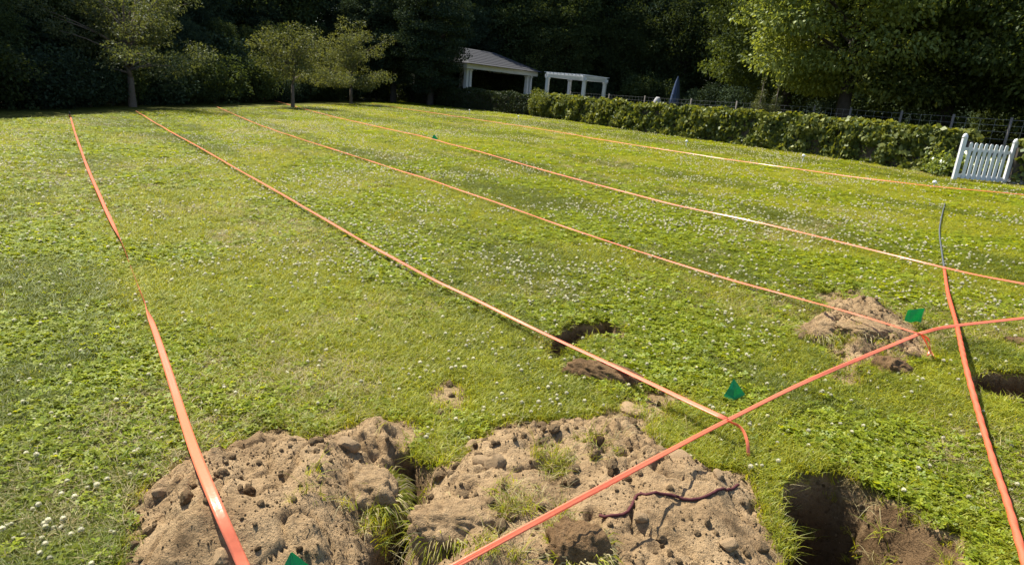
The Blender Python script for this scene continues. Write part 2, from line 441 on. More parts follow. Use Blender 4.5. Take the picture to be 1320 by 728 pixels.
def blades(seed, n, rad, h0, h1, wd, lean, mat, up=1.0):
    g = np.random.default_rng(seed); V = []; Fc = []; T = []
    for k in range(n):
        r = rad * math.sqrt(g.random()); a = g.random() * 6.283; x, y = r * math.cos(a), r * math.sin(a)
        h = h0 + (h1 - h0) * g.random(); b = g.random() * 6.283; ln = lean * (.3 + g.random()) * h
        dx, dy = math.cos(b), math.sin(b); px, py = -dy * wd * .5, dx * wd * .5
        c = g.random(); i = len(V)
        for s, t, ww in ((0, 0, 1), (.35, .5, .9), (1.0, .86, .55), (1.55, 1.0, .04)):
            cx, cy, cz = x + dx * ln * s * s * .6, y + dy * ln * s * s * .6, h * t * up
            V += [(cx - px * ww, cy - py * ww, cz), (cx + px * ww, cy + py * ww, cz)]; T += [c, c]
        for q in range(3): Fc.append((i + 2 * q, i + 2 * q + 1, i + 2 * q + 3, i + 2 * q + 2))
    return tint_mesh('blades', np.array(V), np.array(Fc), T, mat)

def clover(seed, n, rad, mat):
    g = np.random.default_rng(seed); V = []; Fc = []; T = []
    for k in range(n):
        r = rad * math.sqrt(g.random()); a = g.random() * 6.283; x, y = r * math.cos(a), r * math.sin(a)
        z = .010 + .026 * g.random(); s = .0058 + .004 * g.random(); a0 = g.random() * 6.283; c = g.random()
        tx, ty = (g.random() - .5) * 1.1, (g.random() - .5) * 1.1
        for q in range(3):
            b = a0 + q * 2.094; dx, dy = math.cos(b), math.sin(b); i = len(V)
            for u, v, w_ in ((0, 0, 0), (.75, -.62, .12), (1.5, -.35, .16), (1.5, .35, .16), (.75, .62, .12)):
                lx, ly = (dx * u - dy * v) * s, (dy * u + dx * v) * s
                V.append((x + lx, y + ly, z + w_ * s + lx * tx + ly * ty)); T.append(c)
            Fc += [(i, i + 1, i + 2, i + 3), (i, i + 3, i + 4, i)]
    me = bpy.data.meshes.new('clover'); me.from_pydata(V, [], [f if f[3] != f[0] else f[:3] for f in Fc]); me.update()
    at_ = me.attributes.new('tint', 'FLOAT', 'POINT'); at_.data.foreach_set('value', np.array(T, np.float32))
    me.materials.append(mat); return me

def blossom(seed, h):
    g = np.random.default_rng(seed); V = []; Fc = []; T = []
    for k in range(34):                                   # petals packed into a small ball
        z = 1 - 1.55 * (k + .5) / 34; a = k * 2.39996; rr = math.sqrt(max(0, 1 - z * z)); r = .0115
        d = Vector((rr * math.cos(a), rr * math.sin(a), z)); s = d.orthogonal().normalized(); i = len(V)
        b = Vector((0, 0, h)) + d * r * .35; e = Vector((0, 0, h)) + d * r * (1.05 + .2 * g.random()) + Vector((0, 0, .001))
        m_ = (b + e) / 2; wv = s * .0034
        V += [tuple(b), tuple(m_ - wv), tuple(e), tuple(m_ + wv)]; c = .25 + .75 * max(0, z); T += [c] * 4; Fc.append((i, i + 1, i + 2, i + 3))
        s2 = d.cross(s) * .0034; i = len(V)
        V += [tuple(b), tuple(m_ - s2), tuple(e), tuple(m_ + s2)]; T += [c] * 4; Fc.append((i, i + 1, i + 2, i + 3))
    me = tint_mesh('blossom', np.array(V), np.array(Fc), T, M_flower)
    return me

# visible part of the lawn, with a margin on both sides
TREE_L = [(-13.2, 6), (-13.0, 14), (-12.6, 22), (-11.8, 30), (-10.5, 38), (-9.2, 46), (-6, 49)]
HEDGE_PX = [(488, 128), (600, 141), (690, 151), (760, 161), (830, 172), (950, 188), (1060, 203), (1150, 217), (1222, 228)]
HEDGE = [G(*p) for p in HEDGE_PX]
def lawn_points(n, dmin, dmax, alpha):
    """points with density falling with distance"""
    u = rng.random(n); e = 2 - alpha
    d = (dmin ** e + u * (dmax ** e - dmin ** e)) ** (1 / e) if abs(e) > 1e-6 else dmin * (dmax / dmin) ** u
    a = R(-52) + rng.random(n) * R(104)
    return d * np.sin(a), d * np.cos(a), d
hp = [(p.x, p.y) for p in HEDGE]
LAWN = [(-14, 0.3), (-13.6, 6)] + TREE_L[1:] + hp[0:] + [(14.5, 15.2), (26, 14), (26, .3)]

N = 230000
x, y, d = lawn_points(N, 1.5, 52, 1.25)
ok = sdpoly(x, y, LAWN) > -.6
x, y, d = x[ok], y[ok], d[ok]
z, D_, I_ = fields(x, y)
keep = D_ < .25 + .75 * rng.random(len(x)) ** 2.2
x, y, d, z = x[keep], y[keep], d[keep], z[keep]
patch = fbm(x * 1.1, y * 1.1, 71, 3) + .10 * rng.standard_normal(len(x))
dry = fbm(x * .8 + 40, y * .8, 81, 3)
grow = np.clip((d / 3.5) ** .5, .85, 2.6); gz = np.clip((d / 3.5) ** .12, .8, 1.25)
protos = [blades(100 + k, 30, .055, .016, .042, .0040, 1.1, M_grass) for k in range(4)]
protos += [clover(200 + k, 24, .055, M_clover) for k in range(3)]
protos += [blades(350 + k, 34, .055, .018, .048, .0040, 1.0, M_grass_deep) for k in range(2)]
protos += [blades(300 + k, 18, .055, .014, .036, .0033, 1.3, M_straw) for k in range(2)]
idx = np.where(patch > .53, 4 + rng.integers(0, 3, len(x)), rng.integers(0, 4, len(x)))
ds = rng.random(len(x)) < np.clip((dry - .47) * 3.6, 0.02, .50)
strp = fbm((x * .80 + y * .60) * .85, (-x * .60 + y * .80) * .10, 141, 3) + .05 * rng.standard_normal(len(x))
idx = np.where((idx < 4) & (strp > .49), 7 + rng.integers(0, 2, len(x)), idx)
idx = np.where(ds, 9 + rng.integers(0, 2, len(x)), idx)
hs = .75 + .55 * fbm(x * .9, y * .9, 91, 3)
rot = np.stack([rng.normal(0, .08, len(x)), rng.normal(0, .08, len(x)), rng.random(len(x)) * 6.283], 1)
tag(scatter('lawn_grass', np.stack([x, y, z], 1), rot, np.stack([grow, grow, gz * hs], 1) * (.8 + .4 * rng.random(len(x)))[:, None], idx, protos),
    'short sunlit grass and clover leaves covering the whole lawn', 'grass')

# white clover blossoms
x, y, d = lawn_points(230000, 1.5, 42, .85)
ok = sdpoly(x, y, LAWN) > 0; x, y, d = x[ok], y[ok], d[ok]
cl = fbm(x * .7 + 5, y * .7, 111, 3)
cl = cl * .75 + .28 * fbm(x * 3 + 9, y * 3, 121, 2)
ok = rng.random(len(x)) < np.clip((cl - .37) * 3.2, .08, 1) * .72
x, y, d = x[ok], y[ok], d[ok]; z, D_, _ = fields(x, y); k_ = D_ < .2; x, y, d, z = x[k_], y[k_], d[k_], z[k_]
rot = np.stack([rng.normal(0, .2, len(x)), rng.normal(0, .2, len(x)), rng.random(len(x)) * 6.283], 1)
tag(scatter('clover_blossoms', np.stack([x, y, z], 1), rot, (.42 + .5 * rng.random(len(x))) * np.clip((d / 4) ** .36, 1, 1.5), rng.integers(0, 3, len(x)),
            [blossom(400, .040), blossom(401, .050), blossom(402, .060)]), 'white clover blossoms dotted through the grass', 'clover flowers')

# crumbs and pebbles on the dug soil
def rock_mesh(name, seed, sub=2, flat=.7, rough=.25, mat=None):
    import bmesh
    bm = bmesh.new(); bmesh.ops.create_icosphere(bm, subdivisions=sub, radius=1.0)
    g = random.Random(seed); dirs = [Vector((g.gauss(0, 1), g.gauss(0, 1), g.gauss(0, 1))).normalized() for _ in range(9)]
    cut = [.62 + .3 * g.random() for _ in dirs]
    for v in bm.verts:
        c = v.co.normalized(); r = 1.0
        for dd_, cc in zip(dirs, cut):
            t = c.dot(dd_)
            if t > 1e-3: r = min(r, cc / t)
        v.co = c * (r + rough * .12 * (g.random() - .5)); v.co.z *= flat
    me = bpy.data.meshes.new(name); bm.to_mesh(me); bm.free()
    if mat: me.materials.append(mat)
    return me
def in_mounds(n):
    xs = []; ys = []
    x = rng.uniform(-2.2, 3.6, n); y = rng.uniform(1.35, 5.8, n)
    return x, y
x, y = in_mounds(170000); z, D_, I_ = fields(x, y)
dens = np.clip((fbm(x * 4, y * 4, 131, 3) - .25) * 2, .1, 1)
k_ = (D_ > .7) & (rng.random(len(x)) < dens); x, y, z = x[k_], y[k_], z[k_]
s = .0016 + .0036 * rng.random(len(x)) ** 3 + .013 * (rng.random(len(x)) ** 45) 
s = np.where(rng.random(len(x)) < .010, .006 + .013 * rng.random(len(x)) ** 1.5, s)
rot = rng.random((len(x), 3)) * 6.283
tag(scatter('soil_crumbs', np.stack([x, y, z + s * .2], 1), rot, s, rng.integers(0, 5, len(x)),
            [rock_mesh('crumb', 500 + k, 2, .8, .6, M_dirt) for k in range(5)]),
    'loose crumbs of earth and pebbles strewn over the dug soil', 'soil crumbs')

x, y = in_mounds(9000); z, D_, I_ = fields(x, y)
k_ = (D_ > .8) & (D_ < 1.3) & (rng.random(len(x)) < np.clip((fbm(x * 3 + 2, y * 3, 161, 3) - .40) * 2.6, .02, 1)); x, y, z = x[k_], y[k_], z[k_]
s = .009 + .021 * rng.random(len(x)) ** 2.2
tag(scatter('soil_lumps', np.stack([x, y, z + s * .25], 1), rng.random((len(x), 3)) * 6.283, s, rng.integers(0, 6, len(x)),
            [rock_mesh('lump', 520 + k, 3, .75, .9, M_dirt if k < 5 else M_topsoil) for k in range(6)]),
    'loose lumps of tan earth lying on the dug soil heaps', 'soil lumps')

# straggling grass on rims, clods and in the soil
def rim_points(P, n, wd, lo=0., hi=1.):
    P = [Vector((a, b, 0)) for a, b in P]; seg = [(P[i], P[(i + 1) % len(P)]) for i in range(len(P))]
    L_ = np.array([(b - a).length for a, b in seg]); out_ = []
    for k in range(n):
        i = rng.choice(len(seg), p=L_ / L_.sum()); a, b = seg[i]; p_ = a.lerp(b, rng.random())
        out_.append((p_.x + rng.normal(0, wd), p_.y + rng.normal(0, wd)))
    return np.array(out_)
tuft_long = [blades(600 + k, 16, .035, .035, .085, .0036, 1.1, M_grass) for k in range(2)] + [blades(610 + k, 14, .035, .03, .075, .003, 1.3, M_straw) for k in range(2)]
PP = [rim_points(HOLE_A, 170, .022), rim_points(HOLE_S, 150, .03), rim_points(HOLE_B, 90, .03), rim_points(HOLE_D, 70, .03), rim_points(PIT_M, 16, .03),
      rim_points(MOUND_L, 60, .04), rim_points(MOUND_C, 70, .045), rim_points(MOUND_R, 70, .05)]
for px, py, n_, s_ in ((712, 600, 45, .045), (488, 690, 12, .03), (500, 655, 6, .03), (655, 655, 25, .03), (640, 700, 14, .04), (770, 570, 20, .06), (440, 640, 10, .06), (1085, 440, 45, .06),
                       (1203, 378, 150, .12), (860, 560, 30, .06), (575, 590, 30, .05), (720, 690, 22, .04), (780, 470, 40, .09), (1150, 460, 20, .06), (690, 640, 14, .09), (1180, 640, 18, .05)):
    q = G(px, py); PP.append(np.stack([q.x + rng.normal(0, s_, n_), q.y + rng.normal(0, s_, n_)], 1))
PP = np.concatenate(PP); z = fields(PP[:, 0], PP[:, 1])[0]
rot = np.stack([rng.normal(0, .45, len(PP)), rng.normal(0, .45, len(PP)), rng.random(len(PP)) * 6.283], 1)
ii = np.where(rng.random(len(PP)) < .62, rng.integers(0, 2, len(PP)), 2 + rng.integers(0, 2, len(PP)))
tag(scatter('straggling_grass', np.column_stack([PP, z]), rot, .40 + .5 * rng.random(len(PP)), ii, tuft_long),
    'straggling green and dry grass hanging round pits and soil heaps', 'grass')

# ------------------------------------------------------------------ clods and stones
def clod(px, py, sx, sy, sz, rz, seed, label, mat=M_dirt, fringe=40, side=0.0, green=.6, sink=.35, long=1.0, spread=1.1):
    import bmesh
    q = G(px, py); root = empty('turf_clod', (q.x, q.y, q.z - sz * sink), rz)
    bm = bmesh.new(); bmesh.ops.create_icosphere(bm, subdivisions=5, radius=1.0)
    for v in bm.verts:
        c = v.co.copy(); a = np.array([c.x * 1.3 + c.z * .7 + seed]); b = np.array([c.y * 1.3 - c.z * .6])
        r = .75 + .5 * float(fbm(a * 1.6, b * 1.6, seed, 3)[0]) + .42 * (float(fbm(a * 5, b * 5, seed + 5, 3)[0]) - .42)
        e = Vector([math.copysign(abs(t) ** .75, t) for t in c]); v.co = Vector((e.x * sx * r, e.y * sy * r, e.z * sz * r))
    me = bpy.data.meshes.new('soil'); bm.to_mesh(me); bm.free()
    me.polygons.foreach_set('use_smooth', np.ones(len(me.polygons), bool))
    obj('soil', me, mat, root)
    g = np.random.default_rng(seed)
    for nm, mt, cnt in (('grass_fringe', M_grass, int(fringe * green)), ('dry_roots', M_straw, int(fringe * (1 - green)))):
        V = []; Fc = []; T = []
        for k in range(cnt * 9):
            a = side + g.normal(0, spread); dz = g.uniform(-.35, .45 * spread)
            d0 = Vector((math.cos(a), math.sin(a), dz)); p0 = Vector((d0.x * sx, d0.y * sy, d0.z * sz)) * .92
            L_ = (.03 + .07 * g.random()) * long; d1 = Vector((d0.x + g.normal(0, .35), d0.y + g.normal(0, .35), .2 + g.normal(0, .45))).normalized()
            wv = d1.orthogonal().normalized() * .0019; i = len(V)
            p1 = p0 + d1 * L_ * .55; p2 = p0 + d1 * L_ + Vector((0, 0, -L_ * .45))
            V += [tuple(p0 - wv), tuple(p0 + wv), tuple(p1 + wv), tuple(p1 - wv), tuple(p2 + wv * .2), tuple(p2 - wv * .2)]
            T += [g.random()] * 6; Fc += [(i, i + 1, i + 2, i + 3), (i + 3, i + 2, i + 4, i + 5)]
        if V:
            tag(obj(nm, tint_mesh(nm, np.array(V), np.array(Fc), T, mt), None, root), kind='stuff')
    return tag(root, label, 'clod', 'clods of turf turned out of the pits')
clod(478, 630, .10, .13, .10, .5, 3, 'dark clod fringed with grass on the edge of the broad heap', fringe=70, side=-.6)
clod(592, 668, .17, .11, .09, .2, 4, 'rounded tan clod with grass fringe between pit and diagonal tape', fringe=70, side=-.9, sink=.45)
clod(742, 702, .10, .10, .10, .1, 6, 'upright clod with dark side hung with roots in the central soil', M_topsoil, 60, -.5, .35)
clod(778, 490, .22, .09, .10, -.25, 7, 'long flipped strip of turf beside the crescent hole', M_topsoil, 190, 1.3, .7, .05, .8, 1.0)
clod(1062, 432, .17, .12, .12, -.1, 8, 'grassy clod on the flank of the heap away from the square flag', M_dirt, 130, -1.0, .6, .35, 1.0, 1.6)
clod(1148, 478, .14, .11, .11, .3, 9, 'bare crumbling clod below the diagonal tape by the small heap', M_topsoil, 50, -.4, .35)
clod(1112, 424, .20, .12, .07, .2, 12, 'low brown clod in the middle of the small heap', M_dirt, 14, -.4, .2)
clod(1316, 443, .16, .07, .05, .1, 10, 'dark brown clod lying on grass past the twisted tape', M_topsoil, 20, -.4, .3, .2)

for k, (px, py, s_, fl, lb) in enumerate([
        (447, 577, .052, .75, 'pale angular stone on the top edge of the broad heap'),
        (607, 580, .040, .9, 'dark rounded stone in the grass edge above a pair of tan stones'),
        (621, 598, .038, .8, 'tan stone leaning against a rounder one in the central soil'),
        (638, 600, .044, .85, 'smooth rounded tan stone, larger of the pair in the central soil'),
        (815, 529, .075, .35, 'flat slab-like stone at the far edge of the central soil'),
        (873, 590, .060, .4, 'flat grey-tan stone just under the diagonal tape'),
        (926, 615, .032, .8, 'small stone below the hanging tape end'),
        (826, 668, .026, .8, 'small pale pebble below the tape shadow on central soil'),
        (206, 635, .026, .6, 'small stone at the grassy flank of the broad heap'),
        (290, 722, .045, .8, 'brown stone at the foot of the wide pink tape'),
        (940, 705, .035, .8, 'dark stone near the deep hole'),
        (552, 690, .035, .8, 'brown stone in front of the rounded tan clod')]):
    q = G(px, py); o = obj('stone', rock_mesh('stone', 40 + k, 3, fl, .3, M_stone), None, None, (q.x, q.y, q.z + s_ * fl * .35), (0, 0, k * 1.3))
    o.scale = (s_ * 1.15, s_ * .85, s_); tag(o, lb, 'stone', 'stones lying in the dug soil')

# ------------------------------------------------------------------ tapes
def catmull(P, step):
    out_ = []
    Q_ = [P[0] * 2 - P[1]] + P + [P[-1] * 2 - P[-2]]
    for i in range(1, len(Q_) - 2):
        a, b, c, e = Q_[i - 1:i + 3]; n_ = max(2, int((c - b).length / step))
        for k in range(n_):
            t = k / n_
            out_.append(.5 * ((2 * b) + (c - a) * t + (2 * a - 5 * b + 4 * c - e) * t * t + (3 * b - a - 3 * c + e) * t ** 3))
    out_.append(P[-1]); return out_

def ribbon(name, pts, width, ang, mat, parent, wob=.25, seed=1, step=.05, drape=.02, th=.0008):
    """pts: world points; ang(t, point) = tilt of the band about its length"""
    C = catmull(pts, step); V = []; Fc = []; n_ = len(C); s_ = 0
    for i, p_ in enumerate(C):
        d = (C[min(i + 1, n_ - 1)] - C[max(i - 1, 0)]).normalized()
        if i: s_ += (C[i] - C[i - 1]).length
        h = d.cross(Vector((0, 0, 1)))
        h = Vector((1, 0, 0)) if h.length < .05 else h.normalized(); u = h.cross(d).normalized()
        a = ang(i / (n_ - 1), p_) + wob * (float(vn(np.array([s_ * 1.7 + seed * 9.]), np.array([.5]), seed)[0]) - .5) * 2
        wv = h * math.cos(a) + u * math.sin(a); nv = wv.cross(d).normalized()
        dz = Vector((0, 0, drape * (float(vn(np.array([s_ * .9 + seed * 5.]), np.array([3.5]), seed)[0]) - .5)))
        wm = width * (.82 + .36 * float(vn(np.array([s_ * 1.1 + seed * 3.]), np.array([8.5]), seed + 2)[0]))
        c1 = float(vn(np.array([s_ * 2.3 + seed]), np.array([1.5]), seed + 7)[0]); prof = (0, .10 * c1, .02 - .10 * c1, .10 * (1 - c1), 0)
        for k in range(5):
            f = (k - 2) / 2; V.append(tuple(p_ + dz + wv * f * wm / 2 + nv * width * prof[k] * 1.3))
    for i in range(n_ - 1):
        for k in range(4):
            a = i * 5 + k; Fc.append((a, a + 1, a + 6, a + 5))
    me = mesh_np(name, V, Fc, True); o = obj(name, me, mat, parent)
    md = o.modifiers.new('thickness', 'SOLIDIFY'); md.thickness = th
    return o

def tape_pts(pp, off):
    if not hasattr(off, '__len__'): off = [off] * len(pp)
    return [G(px, py, of) for (px, py), of in zip(pp, off)]

def tape(name, pp, off, width, ang, mat, label, tails=(), wob=.25, seed=1, drape=.02):
    P = tape_pts(pp, off); root = empty(name, (P[0].x, P[0].y, HZ(P[0].x, P[0].y)))
    loc = root.location
    ribbon('band', [p_ - loc for p_ in P], width, ang, mat, root, wob, seed, drape=drape)
    for tp, to in tails:
        T_ = tape_pts(tp, to); ribbon('loose_end', [p_ - loc for p_ in T_], width * .6, lambda t, p_: .8 + 2 * t, mat, root, .2, seed, .015, .0)
    return tag(root, label, 'tape', 'orange tapes laid out across the lawn')

def tw1(t, p_):                       # one section is turned on edge
    pw = p_.y
    return .25
T1 = [(91, 151), (97, 172), (112, 214), (135, 267), (158, 316), (171, 352), (187, 392), (205, 442), (228, 512), (252, 582), (279, 650), (313, 728), (335, 780)]
P1 = tape_pts(T1, [.09, .085, .08, .08, .07, .014, .05, .07, .07, .06, .05, .05, .05])
root = empty('marking_tape', (P1[0].x, P1[0].y, HZ(P1[0].x, P1[0].y))); lc = root.location.copy()
ya, yb = P1[4].y, P1[6].y
def tw(t, p_):
    yy = p_.y + lc.y
    m_ = float(sst(yb - .45, yb + .05, np.array(yy)) * (1 - sst(ya - .15, ya + .9, np.array(yy))))
    return -.12 + 1.62 * m_
ribbon('band', [p_ - lc for p_ in P1], .034, tw, M_tape, root, .12, 3)
tag(root, 'wide pink-orange tape with an edge-on twist, running over the broad soil heap', 'tape', 'orange tapes laid out across the lawn')
tape('marking_tape', [(175, 143), (215, 167), (300, 214), (400, 272), (530, 346), (610, 385), (700, 430), (800, 477), (880, 515), (936, 541)],
     [.10, .09, .085, .08, .08, .075, .08, .09, .12, .13], .0255, lambda t, p_: -.25, M_tape,
     'long orange tape passing over the crescent hole with its end hooked over the diagonal', 
     [([(936, 541), (955, 551), (963, 568), (965, 588)], [.13, .125, .09, .03])], .3, 5)
tape('marking_tape', [(280, 138), (340, 163), (450, 199), (600, 247), (740, 296), (900, 348), (1020, 382), (1100, 404), (1185, 430)],
     [.08] * 7 + [.08, .16], .021, lambda t, p_: -.3, M_tape, 'long orange tape crossing the small heap to the square green flag',
     [([(1185, 430), (1196, 436), (1199, 447), (1196, 458)], [.16, .15, .09, .04]), ([(1188, 431), (1193, 440), (1199, 452), (1206, 463)], [.15, .1, .05, .02])], .35, 6)
tape('marking_tape', [(355, 130), (420, 148), (500, 166), (556, 179), (640, 202), (750, 233), (850, 259), (1000, 292), (1215, 345), (1320, 366), (1400, 383), (1640, 434)],
     .09, .023, lambda t, p_: -.5, M_tape, 'long orange tape passing the tiny green flag out on the lawn', (), .3, 7)
tape('marking_tape', [(480, 134), (560, 146), (680, 164), (800, 184), (950, 207), (1080, 225), (1200, 240), (1320, 251), (1400, 259), (1640, 283)],
     .10, .019, lambda t, p_: -.6, M_tape, 'long thin orange tape running below the hedge towards the gate', (), .25, 8)
tape('marking_tape', [(560, 741), (585, 728), (700, 667), (830, 599), (936, 543), (1030, 496), (1110, 461), (1178, 433), (1186, 429.5), (1194, 427.5), (1225, 421), (1320, 410), (1400, 401), (1640, 372)],
     [.16, .16, .15, .14, .13, .14, .15, .16, .16, .16, .15, .13, .12, .12], .0215, lambda t, p_: -.5, M_tape,
     'taut diagonal orange tape that the other tapes end on', (), .2, 9, .01)
C_ = catmull(tape_pts([(1217, 345), (1222, 378), (1233, 418), (1244, 468), (1258, 520), (1279, 590), (1300, 652), (1322, 728), (1335, 770)],
     [.07, .08, .13, .15, .1, .08, .07, .07, .07]), .012)
V = []; Fc = []; n_ = 10; lc = Vector((C_[0].x, C_[0].y, HZ(C_[0].x, C_[0].y)))
for i, p_ in enumerate(C_):                       # a band wound into a rope: flattened section turning along its length
    d = (C_[min(i + 1, len(C_) - 1)] - C_[max(i - 1, 0)]).normalized(); h = d.cross(Vector((0, 0, 1))).normalized(); u_ = h.cross(d)
    tw_ = i * .012 * 24 + 5 * float(vn(np.array([i * .02]), np.array([.3]), 4)[0]); wn = .0125 * (1 + .25 * float(vn(np.array([i * .05]), np.array([7.3]), 9)[0]))
    for k in range(n_):
        a = 6.283 * k / n_; x_, y_ = math.cos(a) * wn * 1.06, math.sin(a) * wn * .92
        x_, y_ = x_ * math.cos(tw_) - y_ * math.sin(tw_), x_ * math.sin(tw_) + y_ * math.cos(tw_)
        V.append(tuple(p_ - lc + h * x_ + u_ * y_))
for i in range(len(C_) - 1):
    for k in range(n_):
        a = i * n_ + k; b = i * n_ + (k + 1) % n_; Fc.append((a, b, b + n_, a + n_))
root = empty('twisted_tape', lc); obj('band', mesh_np('band', V, Fc, True), M_tape_red, root)
tag(root, 'rope-like twisted red-orange tape past the deep hole', 'tape', 'orange tapes laid out across the lawn')
q = tape_pts([(1218, 262), (1214, 278), (1211, 298), (1214, 325), (1217, 345)], .055)  # orange tape sunk in a grass groove, its shade painted as dark grey
mb = MB(); mb.tube(catmull(q, .08), .009, 6); tag(mb.build('tape_shade', M_tape_shaded, None, True), 'tape run coloured dark grey for shade in the grass, leading on from the twisted tape', 'tape_shade')

q = tape_pts([(772, 669), (788, 661), (810, 656), (821, 642), (840, 633), (865, 635), (890, 641), (915, 635), (952, 624)], .012)  # painted tape shadow: a thin maroon tube laid over the soil
M_tape_shadow = simple('maroon_tape_shadow', (.075, .022, .024), .8, .2, 30, .3)
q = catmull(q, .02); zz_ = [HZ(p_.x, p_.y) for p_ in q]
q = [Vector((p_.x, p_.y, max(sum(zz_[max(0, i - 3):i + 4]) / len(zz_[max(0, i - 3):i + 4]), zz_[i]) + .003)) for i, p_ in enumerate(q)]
mb = MB(); mb.tube([p_ - q[0] for p_ in q], .006, 7); o = mb.build('tape_shade', M_tape_shadow, None, True, q[0])
tag(o, 'dark reddish strip modelling the shadow of the diagonal tape on the central soil', 'tape_shade')

# ------------------------------------------------------------------ pin flags and stakes
def pin_flag(px, py, wd, ht, fold, yaw, z0, label, mark=False, pyramid=False):
    q = G(px, py); root = empty('pin_flag', q, yaw); mb = MB()
    mb.tube([(0, 0, -.05), (0, 0, z0 + ht * .98)], .0015, 6); mb.build('wire_stake', M_wirestake, root, True)
    V = []; Fc = []; nu, nv_ = 9, 7
    for i in range(nu):
        for j in range(nv_):
            u, v = i / (nu - 1), j / (nv_ - 1)
            if pyramid:
                s_ = 1 - v * .96; ang_ = fold * (u - .35); X_ = (abs(u - .36) - .36) * 0 + (u - .36) * wd * 1.5 * s_; Y_ = -.045 * s_ * (1 - abs(u - .36) / .64) + .02 * s_ * math.sin(v * 9) * .15
                V.append((X_, Y_, z0 + ht * v + (.25 * ht * (1 - v) * (abs(u - .36)))))
            else:
                X_ = -u * wd * math.cos(fold * u); Y_ = -u * wd * math.sin(fold * u) + .006 * math.sin(u * 7 + v * 3)
                V.append((X_, Y_, z0 + ht * v * (1 - .22 * u) + ht * (.12 * u) + .004 * math.sin(u * 8)))
    for i in range(nu - 1):
        for j in range(nv_ - 1):
            a = i * nv_ + j; Fc.append((a, a + nv_, a + nv_ + 1, a + 1))
    f = obj('flag', mesh_np('flag', V, Fc, False), M_flag, root); f.modifiers.new('t', 'SOLIDIFY').thickness = .0006
    if mark:
        mb = MB(); c = V[4 * nv_ + 2]
        for r_ in (.016, .009):
            mb.tube([(c[0] + .002 + r_ * math.cos(t), c[1] - .0035 + .002 * math.cos(t), c[2] - .004 + r_ * .8 * math.sin(t)) for t in np.linspace(0, 6.283, 17)], .0011, 5, False)
        mb.build('printed_ring', M_flagmark, root)
    return tag(root, label, 'marker flag', 'small marker flags planted in the lawn')
pin_flag(940, 518, .085, .105, 1.0, .1, .03, 'folded pyramid-shaped green flag beside the crossing of two tapes', pyramid=True)
pin_flag(1185, 424, .165, .11, .25, .1, .05, 'spread square green flag behind the small soil heap')
pin_flag(559, 182, .13, .15, .8, .3, .03, 'tiny distant green flag beside a tape out on the lawn', pyramid=True)
pin_flag(376, 754, .085, .10, .9, .25, .02, 'green flag tip with ring print at the foot of the broad heap', mark=True, pyramid=True)
for px, py, h_, lb in ((605, 148, .22, 'small white stake in the shade line by the dark hedge'), (668, 156, .2, 'small white stake by the paler upright shrubs'),
                   (884, 190, .18, 'small white stake between the thin tape and the vine hedge'), (1034, 211, .2, 'white stake just above the thin tape, towards the gate'),
                   (1203, 243, .12, 'low white stake pinning the thin tape near the gate')):
    q = G(px, py); root = empty('marker_stake', q); mb = MB(); mb.tube([(0, 0, -.05), (0, 0, h_)], .012, 8); mb.build('stake', M_whiteplastic, root, True)
    mb = MB(); mb.tube([(0, 0, h_ - .03), (0, 0, h_ - .01), (0, 0, h_ + .03), (.005, 0, h_ + .045)], [.02, .045, .04, .015], 10); mb.build('cap', M_whiteplastic, root, True)
    tag(root, lb, 'stake', 'low white stakes along the hedge')
for px, py, lb in ((90, 154, 'dark stake holding the far end of the wide pink tape'), (354, 132, 'dark stake holding the far end of a tape near the small tree')):
    q = G(px, py); root = empty('marker_stake', q); mb = MB(); mb.tube([(0, 0, -.05), (.01, 0, .15), (.015, 0, .22)], [.02, .018, .008], 8); mb.build('stake', M_dark_stake, root, True)
    mb = MB(); mb.tube([(.006, 0, .09), (.006, 0, .12)], .026, 8); mb.build('tape_knot', M_tape, root, True)
    tag(root, lb, 'stake', 'dark stakes at the far tape ends')

# ------------------------------------------------------------------ foliage
def leaf_cloud(name, C, Rr, per, size, mat, seed, flat=1.0, droop=.35, tint_up=True, aspect=.6):
    """C (k,3) clump centres, Rr (k,) radii -> folded leaf quads filling each clump"""
    g = np.random.default_rng(seed); C = np.asarray(C, float); Rr = np.asarray(Rr, float)
    per = np.maximum(3, (per * (Rr / Rr.mean()) ** 2).astype(int)); rep = np.repeat(np.arange(len(C)), per); n_ = len(rep)
    d = g.standard_normal((n_, 3)); d /= np.linalg.norm(d, axis=1)[:, None]
    rad = Rr[rep] * (.35 + .75 * g.random(n_) ** .6)
    P = C[rep] + d * rad[:, None] * np.array([1, 1, flat])
    ax = d * .8 + g.standard_normal((n_, 3)) * .75; ax[:, 2] -= droop; ax /= np.linalg.norm(ax, axis=1)[:, None]
    up = g.standard_normal((n_, 3)) * .8 + np.array([0, 0, 1.0]); sd = np.cross(ax, up); sd /= np.linalg.norm(sd, axis=1)[:, None] + 1e-9
    nn = np.cross(sd, ax); L_ = size * (.6 + .8 * g.random(n_))[:, None]
    V = np.stack([P, P + ax * L_ * .5 - sd * L_ * aspect * .5 + nn * L_ * .1, P + ax * L_, P + ax * L_ * .5 + sd * L_ * aspect * .5 + nn * L_ * .1], 1).reshape(-1, 3)
    T = np.repeat(np.clip(.5 + .35 * d[:, 2] * 0 + .28 * g.standard_normal(n_), 0, 1), 4)
    T = np.clip(T + np.repeat((g.random(len(C)) - .5)[rep] * .5, 4), 0, 1)
    return tint_mesh(name, V, np.arange(n_ * 4).reshape(-1, 4), T, mat)

